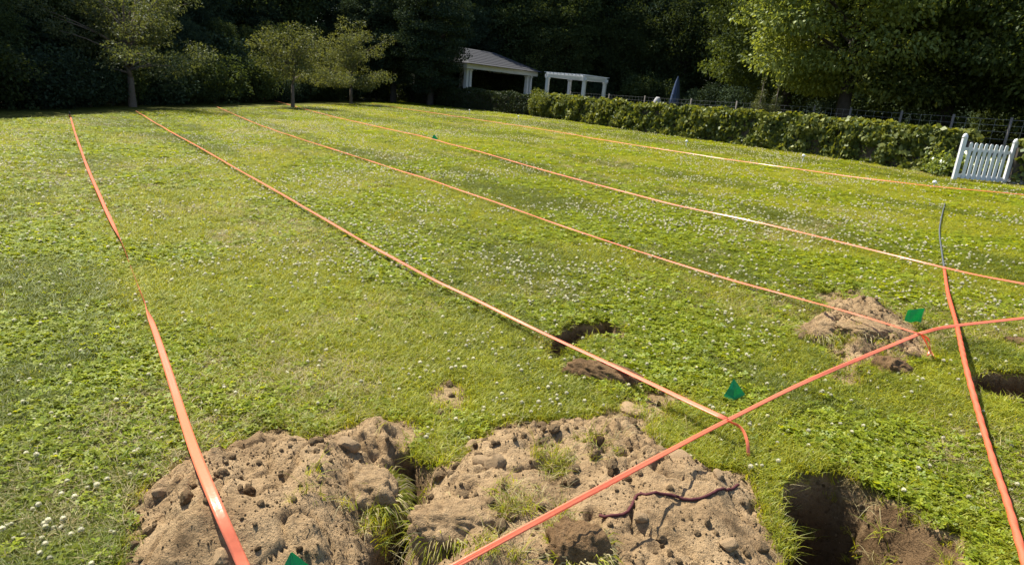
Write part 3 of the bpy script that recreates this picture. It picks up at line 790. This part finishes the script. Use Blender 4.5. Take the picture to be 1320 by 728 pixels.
def limb(mb, a, b, r0, r1, g, sag=.15, n_=6):
    a = Vector(a); b = Vector(b); L_ = (b - a).length; off = Vector((g.normal(0, .08), g.normal(0, .08), sag)) * L_
    pts = []; rr = []
    for k in range(n_):
        t = k / (n_ - 1); pts.append(a.lerp(b, t) + off * (4 * t * (1 - t)) * .6 + Vector((g.normal(0, .012), g.normal(0, .012), 0)) * L_ * (0 < k < n_ - 1)); rr.append(r0 + (r1 - r0) * t)
    mb.tube(pts, rr, 6)

def crown_centers(g, k, rx, ry, z0, z1, shell=.55, pw=.6, shape=1.0):
    out_ = []
    zc, rz = (z0 + z1) / 2, (z1 - z0) / 2
    while len(out_) < k:
        d = g.standard_normal(3); d /= np.linalg.norm(d); r = shell + (1 - shell) * g.random()
        out_.append((d[0] * rx * r, d[1] * ry * r, zc + d[2] * rz * r))
    return np.array(out_)

def make_tree(name, seed, H_, rx, z0, fork, tr, leaf, lm, bm_, clumps, per, cr, shell=.5, flat=.8, droop=.35, nlimb=14, lean=(0, 0), centers=None, mults=1):
    g = np.random.default_rng(seed); C = crown_centers(g, clumps, rx, rx, z0, H_, shell) if centers is None else centers
    Rr = cr * (.65 + .7 * g.random(len(C)))
    mb = MB(); top = Vector((lean[0], lean[1], fork))
    mb.tube([(0, 0, -.3), (0, 0, 0.05), (lean[0] * .4, lean[1] * .4, fork * .5), top], [tr * 1.5, tr * 1.25, tr, tr * .85], 9)
    lead = Vector((lean[0], lean[1], z0 + (H_ - z0) * .75)); limb(mb, top, lead, tr * .7, tr * .15, g, .02)
    for i in g.choice(len(C), min(nlimb, len(C)), replace=False):
        c = Vector(C[i]); s_ = top.lerp(lead, max(0, min(.8, (c.z - fork) / max(.5, H_ - fork) * .6))); limb(mb, s_, c, tr * .35, tr * .06, g, -.05 if c.z < fork else .08)
    tm = mesh_np('trunk', mb.V, mb.F, True)
    cm = leaf_cloud('crown', C, Rr, per, leaf, lm, seed + 1, flat, droop)
    return tm, cm

def put_tree(name, meshes, loc, rz, sc, label, cat, group, bm_, szv=None):
    root = empty(name, loc, rz); root.scale = (sc, sc, sc if szv is None else szv)
    obj('trunk', meshes[0], bm_, root); obj('crown', meshes[1], None, root)
    return tag(root, label, cat, group)

def boughs(g, n_, length, zf, up0, up1, per, jit):
    C_ = []
    for b in range(n_):
        a = 6.283 * (b + g.uniform(-.3, .3)) / n_ * 1.618; u_ = g.uniform(up0, up1); L_ = length * g.uniform(.65, 1.1)
        for k in range(per):
            t = .35 + .68 * (k + g.random()) / per
            C_.append((math.cos(a) * math.cos(u_) * L_ * t + g.normal(0, jit), math.sin(a) * math.cos(u_) * L_ * t + g.normal(0, jit), zf + math.sin(u_) * L_ * t + g.normal(0, jit * .6)))
    return np.array(C_)

# the spreading tree on the left lawn edge
g = np.random.default_rng(21)
C = []
for k in range(130):
    a = g.random() * 6.283; r = 3.5 * math.sqrt(g.random()); zt = 1.75 + 3.6 * (1 - (r / 3.6) ** 2) * g.random() ** .6 + .35 * r * g.random()
    C.append((r * math.cos(a), r * math.sin(a), zt))
C = list(boughs(g, 24, 4.6, 1.2, .05, 1.3, 8, .25))
q = G(171, 138)
tm = make_tree('t', 22, 5.4, 3, 2, 1.15, .13, .085, M_spread, M_bark, 0, 130, .46, flat=.45, droop=.2, nlimb=40, centers=np.array(C))
put_tree('small_tree', tm, q, .4, .95, 'spreading tree with forked pale trunk at the shaded lawn edge', 'tree', None, M_bark)
C = boughs(g, 13, 2.2, 1.05, .12, 1.35, 5, .16)
tm = make_tree('t', 24, 3.2, 1.2, 1.1, .95, .07, .075, M_lefttree, M_bark, 0, 130, .34, flat=.6, droop=.2, nlimb=22, centers=C)
put_tree('small_tree', tm, AT(377, 32.5), 1.0, 1.12, 'slender young tree with a light airy crown, standing alone before dark woods', 'tree', None, M_bark)
C = boughs(g, 20, 3.9, 1.0, .0, 1.45, 7, .22)
tm = make_tree('t', 26, 5.2, 1.9, .9, 1.0, .09, .085, M_lefttree, M_bark, 0, 140, .44, flat=.6, droop=.2, nlimb=22, centers=C)
put_tree('small_tree', tm, AT(453, 41), 2.0, .95, 'bushy pale-leaved tree at the corner where hedge begins', 'tree', None, M_bark)
C = crown_centers(g, 90, 1.7, 1.7, .3, 3.6, .45)

# woodland: three tree shapes, copied along the edge of the field
wood = [make_tree('w', 31, 9.5, 3.0, .6, 2.2, .20, .17, M_wood_leaf, M_bark_dark, 210, 115, .75),
        make_tree('w', 33, 11, 2.7, .8, 2.6, .22, .18, M_wood_leaf, M_bark_dark, 210, 115, .75, flat=.6),
        make_tree('w', 35, 10, 2.4, .3, 2.0, .18, .13, M_pine, M_bark_dark, 230, 170, .62, flat=.45, droop=.6)]
shrub = [make_tree('s', 37, 2.6, 1.6, .1, .4, .05, .12, M_wood_leaf, M_bark_dark, 70, 130, .5), make_tree('s', 39, 2.1, 1.5, .05, .4, .05, .11, M_pine, M_bark_dark, 70, 150, .5)]
WL = ['dark leafy woodland tree crowding the edge of the field', 'tall dark broad-leaved woodland tree with layered boughs at the field edge', 'dark evergreen woodland tree at the edge of the field']
rows = []
def along(P, step, off, jit, hs):
    P = [Vector((a, b, 0)) for a, b in P]
    for i in range(len(P) - 1):
        a, b = P[i], P[i + 1]; d = (b - a); nrm = Vector((-d.y, d.x, 0)).normalized(); n_ = max(1, int(d.length / step))
        for k in range(n_):
            p_ = a + d * ((k + random.random() * .6) / n_) + nrm * (off + random.uniform(-jit, jit)); rows.append((p_.x, p_.y, hs * random.uniform(.85, 1.15)))
EDGE_L = [(-14.6, 2), (-14.4, 14), (-14.0, 22), (-13.2, 30), (-12.0, 38), (-10.6, 46), (-8.5, 53)]
along(EDGE_L, 2.4, 4.2, .5, .42); along(EDGE_L, 2.8, 6.6, .8, .60); along(EDGE_L, 3.4, 10.5, 1.0, 1.75); along(EDGE_L, 4.4, 16, 2, 2.3); along([(-12, 46), (-10, 54), (-4, 60)], 2.2, 6, 1, 1.2)
EDGE_B = [(-8, 56), (-2, 60), (6, 63), (14, 60), (20, 52), (24, 44)]
along(EDGE_B, 2.8, 2, 1, 1.0); along(EDGE_B, 3.6, 6, 1.5, 1.4); along(EDGE_B, 4.2, 11, 2, 1.7); along(EDGE_B, 4.5, 16, 2, 2.0)
EDGE_R = [(24, 44), (23, 36), (22, 29), (24, 22), (28, 16)]
along(EDGE_R, 3.0, 1.5, 1, .95); along(EDGE_R, 4, 6, 1.5, 1.3); along(EDGE_R, 5, 11, 2, 1.5)
for a_, b_, c_ in ((738, 66, 1.3), (752, 70, 1.6), (768, 67, 1.4), (745, 76, 1.9), (765, 78, 1.9), (725, 74, 1.8)):
    q = AT(a_, b_); rows.append((q.x, q.y, c_))
for i, (x_, y_, s_) in enumerate(rows):
    if x_ < -15 and y_ > 30 and s_ > 1.3: s_ *= .8
    k = random.choice((0, 1, 2, 2)) if x_ < -6 else random.choice((0, 0, 1, 1, 2))
    put_tree('woodland_tree', wood[k], (x_, y_, HZ(x_, y_)), random.random() * 6.28, s_, WL[k], 'tree', 'woodland trees round the field', M_bark_dark)
rows_t = rows; rows = []
along(EDGE_L, 1.7, 2.2, .4, .85); along(EDGE_L, 2.2, 4.6, .6, 1.3); along(EDGE_B, 2.2, 0, .8, 1.1); along(EDGE_B, 2.2, 4, .8, 1.5); along(EDGE_R, 2.2, 0, .6, 1.1); along(EDGE_R, 2.2, 3, .6, 1.5)
for i, (x_, y_, s_) in enumerate(rows):
    k = random.choice((0, 1))
    put_tree('woodland_shrub', shrub[k], (x_, y_, HZ(x_, y_)), random.random() * 6.28, s_, ['dark leafy shrub filling the foot of the woods', 'dark fine-leaved evergreen shrub at the foot of the woods'][k], 'shrub', 'undergrowth at the foot of the woods', M_bark_dark)
# dark evergreens leaning over the near end of the pavilion and the far hedge
EV = make_tree('e', 45, 9.5, 2.5, .9, 2.6, .2, .13, M_pine, M_bark_dark, 260, 190, .62, flat=.4, droop=.7)
for px, dy, s_, lb in ((556, 46.2, .95, 'tall dark evergreen tree screening the near end of the pavilion'), (508, 49.5, 1.05, 'dark evergreen tree behind the start of the hedge'),
                       (585, 60, 1.0, 'dark evergreen tree rising behind the pavilion roof'), (475, 50, .9, 'dark evergreen tree behind the bushy pale tree')):
    put_tree('evergreen_tree', EV, AT(px, dy), px, s_, lb, 'tree', None, M_bark_dark)
# maples over the wire fence on the right
def maple(seed, H_, rx, z0, k, m_):
    return make_tree('m', seed, H_, rx, z0, 2.4, .24, .135, m_, M_bark_dark, k, 640, 1.12, .72, .36, .8, 26)
MP = [maple(51, 11, 3.8, 1.1, 84, M_maple_lit), maple(53, 11, 4.1, 1.0, 110, M_maple_shade)]
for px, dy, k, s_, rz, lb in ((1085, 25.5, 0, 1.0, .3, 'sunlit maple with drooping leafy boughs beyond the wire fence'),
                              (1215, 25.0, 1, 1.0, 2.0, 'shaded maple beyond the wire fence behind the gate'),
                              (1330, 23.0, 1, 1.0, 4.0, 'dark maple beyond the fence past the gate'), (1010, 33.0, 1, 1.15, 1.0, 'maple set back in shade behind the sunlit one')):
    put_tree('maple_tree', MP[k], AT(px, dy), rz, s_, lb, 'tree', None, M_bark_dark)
LT = make_tree('lt', 57, 8, 2.0, .7, 2, .12, .14, M_maple_lit, M_bark_dark, 80, 110, .55)
put_tree('young_tree', LT, AT(690, 62), 0, .8, 'light green young tree glowing between pavilion and pergola', 'tree', None, M_bark)

# ------------------------------------------------------------------ hedges
def hedge(name, P, H0, H1, thick, leaf, per_m2, mat, label, seed, bulge=.12, core=None):
    """clipped row of shrubs following the ground line P"""
    g = np.random.default_rng(seed); P = [Vector(p_) for p_ in P]; L_ = [0]
    for i in range(1, len(P)): L_.append(L_[-1] + (P[i] - P[i - 1]).length)
    tot = L_[-1]; n_ = int(tot * (H0 + H1 + thick) * per_m2)
    t = g.random(n_) * tot; Px = np.interp(t, L_, [p_.x for p_ in P]); Py = np.interp(t, L_, [p_.y for p_ in P]); Pz = np.interp(t, L_, [p_.z for p_ in P])
    e = .05; tx = np.interp(t + e, L_, [p_.x for p_ in P]) - np.interp(t - e, L_, [p_.x for p_ in P]); ty = np.interp(t + e, L_, [p_.y for p_ in P]) - np.interp(t - e, L_, [p_.y for p_ in P])
    nl = np.hypot(tx, ty) + 1e-9; nx_, ny_ = -ty / nl, tx / nl         # away from the lawn
    Ht = np.interp(t, [0, tot], [H0, H1]) * (.90 + .22 * fbm(t * .9, t * 0 + 3., seed, 3))
    f = g.random(n_); per = (2 * H0 + thick); a = g.random(n_) * per
    side = np.where(a < H0, 0, np.where(a < H0 + thick, 1, 2)); v = g.random(n_)
    lum = fbm(t * 1.6, v * 2.5 + side * 7, seed + 3, 3)
    dep = (lum - .45) * bulge * 2.8 + g.normal(0, .035, n_)
    cx = np.where(side == 0, -dep, np.where(side == 1, v * thick, thick + dep)); cz = np.where(side == 1, Ht + dep * .8, v * Ht)
    cx = cx + np.where(side == 0, (v - .4) ** 2 * .12, 0)
    X_ = Px + nx_ * cx; Y_ = Py + ny_ * cx; Z_ = Pz + cz
    nz = np.where(side == 1, 1., .25); on = np.where(side == 0, -1., np.where(side == 2, 1., 0.))
    nrm = np.stack([nx_ * on, ny_ * on, nz], 1) + g.standard_normal((n_, 3)) * .75; nrm /= np.linalg.norm(nrm, axis=1)[:, None]
    ax = np.cross(nrm, g.standard_normal((n_, 3))); ax[:, 2] -= .3; ax /= np.linalg.norm(ax, axis=1)[:, None]; sd = np.cross(nrm, ax)
    C_ = np.stack([X_, Y_, Z_], 1); S_ = leaf * (.6 + .8 * g.random(n_))[:, None]
    V = np.stack([C_ - ax * S_ * .5, C_ - sd * S_ * .45 + nrm * S_ * .1, C_ + ax * S_ * .55, C_ + sd * S_ * .45 + nrm * S_ * .1], 1).reshape(-1, 3)
    T = np.repeat(np.clip((.25 + .5 * v * (side == 0) + .6 * (side == 1)) * 0 + .45 + .3 * g.standard_normal(n_) + (lum - .45), 0, 1), 4)
    root = empty(name, P[0]); V = V - np.array(P[0])
    obj('leaves', tint_mesh('leaves', V, np.arange(n_ * 4).reshape(-1, 4), T, mat), None, root)
    mb = MB()
    for i in range(len(P) - 1):                              # woody core of stems
        a_, b_ = P[i], P[i + 1]; d = (b_ - a_); nr = Vector((-d.y, d.x, 0)).normalized(); h_ = H0 + (H1 - H0) * (L_[i] + L_[i + 1]) / 2 / tot
        off = nr * thick / 2 - P[0] + Vector((0, 0, h_ * .40))
        mb.beam(a_ + off, b_ + off, thick * .72, h_ * .84)
    mb.build('stems', core or M_bark_dark, root)
    return tag(root, label, 'hedge')
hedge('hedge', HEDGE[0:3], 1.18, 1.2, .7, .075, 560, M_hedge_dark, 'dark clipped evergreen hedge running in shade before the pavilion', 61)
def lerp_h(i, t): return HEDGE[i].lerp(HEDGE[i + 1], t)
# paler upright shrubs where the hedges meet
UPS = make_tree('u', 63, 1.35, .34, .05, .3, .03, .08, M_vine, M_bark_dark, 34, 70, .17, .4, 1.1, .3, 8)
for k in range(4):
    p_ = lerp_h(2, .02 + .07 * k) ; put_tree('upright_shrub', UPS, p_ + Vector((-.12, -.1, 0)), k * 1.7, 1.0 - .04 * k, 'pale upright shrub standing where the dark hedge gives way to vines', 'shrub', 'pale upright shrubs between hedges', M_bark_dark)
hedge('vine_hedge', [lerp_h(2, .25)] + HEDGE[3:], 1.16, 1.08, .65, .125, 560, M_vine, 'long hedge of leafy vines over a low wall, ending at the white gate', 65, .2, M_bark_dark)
ge = HEDGE[-1]

# ------------------------------------------------------------------ white picket gate, garden behind
ga = G(1229, 233); gb = G(1291, 237); gv = (gb - ga); gl = gv.length; yaw = math.atan2(gv.y, gv.x)
gate = empty('picket_gate', ga, yaw); tag(gate, 'white wooden picket gate with round-topped pickets between vine hedges', 'gate')
def gbuild(nm, fn):
    mb = MB(); fn(mb); return mb.build(nm, M_white, gate)
GH = .92
def post(mb): mb.box((.0, 0, GH * .5), (.085, .085, GH + .1)); mb.tube([(0, 0, GH * .5 + .0 + GH * .5 + .05), (0, 0, GH + .07), (0, 0, GH + .10), (0, 0, GH + .14), (0, 0, GH + .16)], [.05, .06, .055, .04, .01], 10)
gbuild('post', post)
o2 = gbuild('post', post); o2.location = (gl + .05, .0, -.02)
NP = 8
for k in range(NP):
    x_ = .16 + (gl - .28) * k / (NP - 1)
    def pk(mb):
        i = len(mb.V); wd, h_ = .068, GH * .97; prof = [(-wd / 2, .07), (wd / 2, .07), (wd / 2, h_ - .04), (wd * .36, h_ - .012), (wd * .2, h_), (-wd * .2, h_), (-wd * .36, h_ - .012), (-wd / 2, h_ - .04)]
        for yy in (-.04, -.018):
            for a, b in prof: mb.V.append((x_ + a, yy, b))
        n_ = len(prof); mb.F += [tuple(range(i, i + n_)), tuple(range(i + 2 * n_ - 1, i + n_ - 1, -1))]
        for q_ in range(n_):
            r_ = (q_ + 1) % n_; mb.F.append((i + r_, i + q_, i + n_ + q_, i + n_ + r_))
    gbuild('picket', pk)
gbuild('rail', lambda mb: mb.box((gl / 2 + .02, 0, GH * .80), (gl - .05, .034, .075)))
gbuild('rail', lambda mb: mb.box((gl / 2 + .02, 0, .13), (gl - .05, .034, .085)))
hr0 = gb + Vector((.0, -.30, 0)); hedge('vine_hedge', [hr0, hr0 + Vector((1.6, -.5, .05)), hr0 + Vector((4.5, -1.6, .1))], 1.0, 1.05, .7, .105, 420, M_vine, 'short stretch of leafy vine hedge past the white gate', 67, .2, M_bark_dark)
o = obj('boulder', rock_mesh('boulder', 81, 3, .7, .3, M_greystone), None, None, gb + Vector((.22, -.18, .07))); o.scale = (.22, .16, .17); tag(o, 'grey stone at the foot of the gate post', 'stone')
back = Vector((-gv.y, gv.x, 0)).normalized()
GPm = make_tree('gp', 71, .45, .30, .03, .1, .008, .07, M_gplant, M_bark, 22, 40, .13, .3, .8, .2, 6)
for k in range(16):
    a, b = (k % 6) / 5.0, k // 6
    p_ = ga + gv * (.18 + .95 * a + random.uniform(-.05, .05)) + back * (.8 + .55 * b + random.uniform(-.1, .1)); p_.z = HZ(p_.x, p_.y)
    put_tree('garden_plant', GPm, p_, k * 2.1, random.uniform(.8, 1.2), 'leafy bright green plant in the garden seen through the gate', 'plant', 'garden plants behind the gate', M_bark)
for k in range(5):
    p_ = ga + gv * (.1 + .35 * k) + back * (2.5 + .1 * (k % 2)); o = obj('boulder', rock_mesh('boulder', 90 + k, 3, .7, .3, M_mulch if k % 2 else M_greystone), None, None, (p_.x, p_.y, HZ(p_.x, p_.y) + .12), (0, 0, k))
    o.scale = (.28, .2, .24); tag(o, 'reddish brown stone edging the garden bed behind the gate' if k % 2 else 'grey stone edging the garden bed behind the gate', 'stone', 'stones edging the garden bed')

# ------------------------------------------------------------------ wire fence behind the hedge
fence = empty('wire_fence', AT(832, 33)); f0 = fence.location.copy(); tag(fence, 'wire mesh fence on thin weathered posts behind the vine hedge', 'fence')
FP = [(735, 41), (785, 37), (832, 33.5), (890, 30.5), (950, 28), (1050, 25), (1094, 23.2), (1160, 21.6), (1226, 20.2), (1300, 19.2), (1390, 18)]
fp = [AT(a, b) for a, b in FP]
for k, p_ in enumerate(fp):
    mb = MB(); ln = random.uniform(-.05, .05); mb.tube([p_ - f0 + Vector((0, 0, -.2)), p_ - f0 + Vector((ln, 0, 1.45))], .035, 7); mb.build('post', M_postwood, fence, True)
mb = MB()
for h_ in (.25, .45, .65, .85, 1.05, 1.22, 1.38):
    for a, b in zip(fp[:-1], fp[1:]): mb.beam(a - f0 + Vector((0, 0, h_)), b - f0 + Vector((0, 0, h_)), .006, .006)
for a, b in zip(fp[:-1], fp[1:]):
    n_ = int((b - a).length / .3)
    for k in range(n_):
        p_ = a.lerp(b, k / n_) - f0; mb.beam(p_ + Vector((0, 0, .1)), p_ + Vector((0, 0, 1.38)), .004, .004)
tag(mb.build('wire_mesh', M_wire, fence), kind='stuff')

# ------------------------------------------------------------------ garden things
u = empty('patio_umbrella', AT(870, 36)); mb = MB(); mb.tube([(0, 0, 0), (0, 0, 2.4)], .025, 8); mb.build('pole', M_postwood, u, True)
V = []; Fc = []; nseg = 24; prof = [(.95, .10), (1.1, .21), (1.4, .20), (1.8, .15), (2.2, .09), (2.35, .05), (2.5, .012)]
for z_, r_ in prof:
    for k in range(nseg):
        a = 6.283 * k / nseg; rr = r_ * (1 + .25 * math.cos(a * 8)); V.append((rr * math.cos(a), rr * math.sin(a), z_))
for i in range(len(prof) - 1):
    for k in range(nseg):
        a = i * nseg + k; b = i * nseg + (k + 1) % nseg; Fc.append((a, b, b + nseg, a + nseg))
obj('canopy', mesh_np('canopy', V, Fc, True), M_umbrella, u)
mb = MB(); mb.tube([(0, 0, 1.55), (0, 0, 1.60)], .20, 14); mb.build('strap', M_umbrella, u, True); mb = MB(); mb.tube([(0, 0, -.02), (0, 0, .06), (0, 0, .1)], [.28, .26, .04], 14); mb.build('base', M_statue, u)
tag(u, 'closed blue patio umbrella standing behind the hedge', 'umbrella')
st = empty('garden_urn', AT(848, 34)); mb = MB(); mb.tube([(0, 0, 0), (0, 0, .25), (0, 0, .3), (0, 0, .9)], [.22, .22, .14, .13], 12); mb.build('pedestal', M_statue, st)
mb = MB(); mb.tube([(0, 0, .9), (0, 0, 1.0), (0, 0, 1.2), (0, 0, 1.36), (0, 0, 1.42)], [.12, .2, .2, .12, .07], 12); mb.build('bowl', M_statue, st, True); tag(st, 'pale grey stone garden ornament beside the closed umbrella', 'garden ornament')
for px, dy, s_, h_, lb in ((930, 29.5, .55, 1.15, 'round grey boulder showing above the vine hedge'), (943, 29.3, .45, 1.05, 'smaller grey boulder beside the round one above the hedge'), (915, 30.5, .42, 1.0, 'low grey boulder behind the hedge by the fence')):
    p_ = AT(px, dy); o = obj('boulder', rock_mesh('boulder', int(px), 3, 1.0, .3, M_greystone), None, None, p_ + Vector((0, 0, h_ * .5 - .05))); o.scale = (s_, s_, h_ * .62); tag(o, lb, 'boulder')
def conifer(seed, H_, r):
    g = np.random.default_rng(seed); C_ = []; R_ = []
    for k in range(70):
        t = g.random() ** 1.2; a = g.random() * 6.283; rr = r * (1 - t) * (.5 + .6 * g.random()); C_.append((rr * math.cos(a), rr * math.sin(a), .1 + H_ * t * .95)); R_.append(.16 * (1.15 - t))
    mb = MB(); mb.tube([(0, 0, -.1), (0, 0, H_ * .9)], [.05, .01], 7)
    return mesh_np('trunk', mb.V, mb.F, True), leaf_cloud('crown', C_, R_, 90, .06, M_conifer, seed, 1.2, -.5, aspect=.3)
CF = conifer(91, 2.4, .45)
put_tree('young_conifer', CF, AT(979, 24.5), 0, 1.0, 'taller of two young conifers poking above the vine hedge', 'conifer', None, M_bark)
put_tree('young_conifer', CF, AT(999, 24.2), 2, .93, 'shorter of two young conifers poking above the vine hedge', 'conifer', None, M_bark)

# ------------------------------------------------------------------ pergola and pavilion
e1 = Vector((.883, -.469, 0)); e2 = Vector((.469, .883, 0)); PYAW = math.atan2(e1.y, e1.x)
p0 = AT(705, 55)
pg = empty('pergola', p0, PYAW); tag(pg, 'white garden pergola with slatted flat roof on square posts', 'pergola')
Wp, Dp, Hp = 3.15, 4.2, 2.38
for a, b in ((0, 0), (Wp, 0), (0, Dp), (Wp, Dp)):
    mb = MB(); mb.box((a, b, Hp / 2), (.24, .24, Hp)); mb.box((a, b, .12), (.32, .32, .24)); mb.box((a, b, Hp - .06), (.31, .31, .1)); mb.build('post', M_white, pg)
for b in (0, Dp):
    mb = MB(); mb.box((Wp / 2, b, Hp + .11), (Wp + .5, .10, .22)); mb.build('beam', M_white, pg)
for a in (0, Wp):
    mb = MB(); mb.box((a, Dp / 2, Hp + .108), (.09, Dp + .5, .2)); mb.build('beam', M_white, pg)
for k in range(11):
    mb = MB(); mb.box((Wp * k / 10, Dp / 2, Hp + .29), (.05, Dp + .7, .13)); mb.build('rafter', M_white, pg)
for k in range(16):
    mb = MB(); mb.box((Wp / 2, -.2 + (Dp + .4) * k / 15, Hp + .375), (Wp + .5, .04, .035)); mb.build('slat', M_white, pg)

v0 = AT(602, 49.5)
pv = empty('pavilion', v0, math.atan2(e2.y, e2.x)); tag(pv, 'open white-columned pavilion with grey shingled hip roof', 'pavilion')
Lp, Wv, He = 10.4, 5.4, 2.6       # local x along the eave, local y away from the lawn
for a, b in ((.3, .3), (.75, .3), (Lp - .3, .3), (Lp - .9, .3), (.3, Wv - .3), (Lp / 3, Wv - .3), (Lp * 2 / 3, Wv - .3), (Lp - .3, Wv - .3)):
    mb = MB(); mb.box((a, b, He / 2), (.26, .26, He), taper=.92); mb.box((a, b, .14), (.36, .36, .28)); mb.box((a, b, He - .08), (.34, .34, .12)); mb.build('column', M_white, pv)
for nm, c, s_ in (('fascia', (Lp / 2, .06, He + .17), (Lp + .5, .3, .34)), ('fascia', (Lp / 2, Wv - .06, He + .17), (Lp + .5, .3, .34)), ('fascia', (.06, Wv / 2, He + .17), (.3, Wv - .43, .336)), ('fascia', (Lp - .06, Wv / 2, He + .17), (.3, Wv - .43, .336))):
    mb = MB(); mb.box(c, s_); mb.build(nm, M_white, pv)
mb = MB(); mb.box((Lp / 2, Wv / 2, He + .2), (Lp - .5, Wv - .5, .04)); mb.build('ceiling', M_white, pv)
mb = MB(); ov = .45; zr = He + .36; zt = He + 1.55
c4 = [(-ov, -ov, zr), (Lp + ov, -ov, zr), (Lp + ov, Wv + ov, zr), (-ov, Wv + ov, zr)]
mb.V += c4 + [(Wv / 2 - .2, Wv / 2, zt), (Lp - Wv / 2 + .2, Wv / 2, zt)]; mb.F += [(0, 1, 5, 4), (1, 2, 5), (2, 3, 4, 5), (3, 0, 4), (3, 2, 1, 0)]; rf = mb.build('roof', M_roof, pv)
mb = MB(); nr_ = 9
for k in range(1, nr_):
    t = k / nr_; a = Vector(c4[0]).lerp(Vector(mb.V[0] if False else (Wv / 2 - .2, Wv / 2, zt)), t); b = Vector(c4[1]).lerp(Vector((Lp - Wv / 2 + .2, Wv / 2, zt)), t)
    mb.beam(a + Vector((0, 0, .004)), b + Vector((0, 0, .004)), .05, .02)
mb.build('shingle_courses', M_roof, rf)
mb = MB(); mb.box((Lp * .55, Wv - .8, .55), (1.6, .7, 1.1)); mb.build('counter', M_greystone, pv)
mb = MB(); mb.box((Lp / 2, Wv / 2, .02), (Lp + .6, Wv + .6, .1)); mb.build('floor_slab', M_greystone, pv)
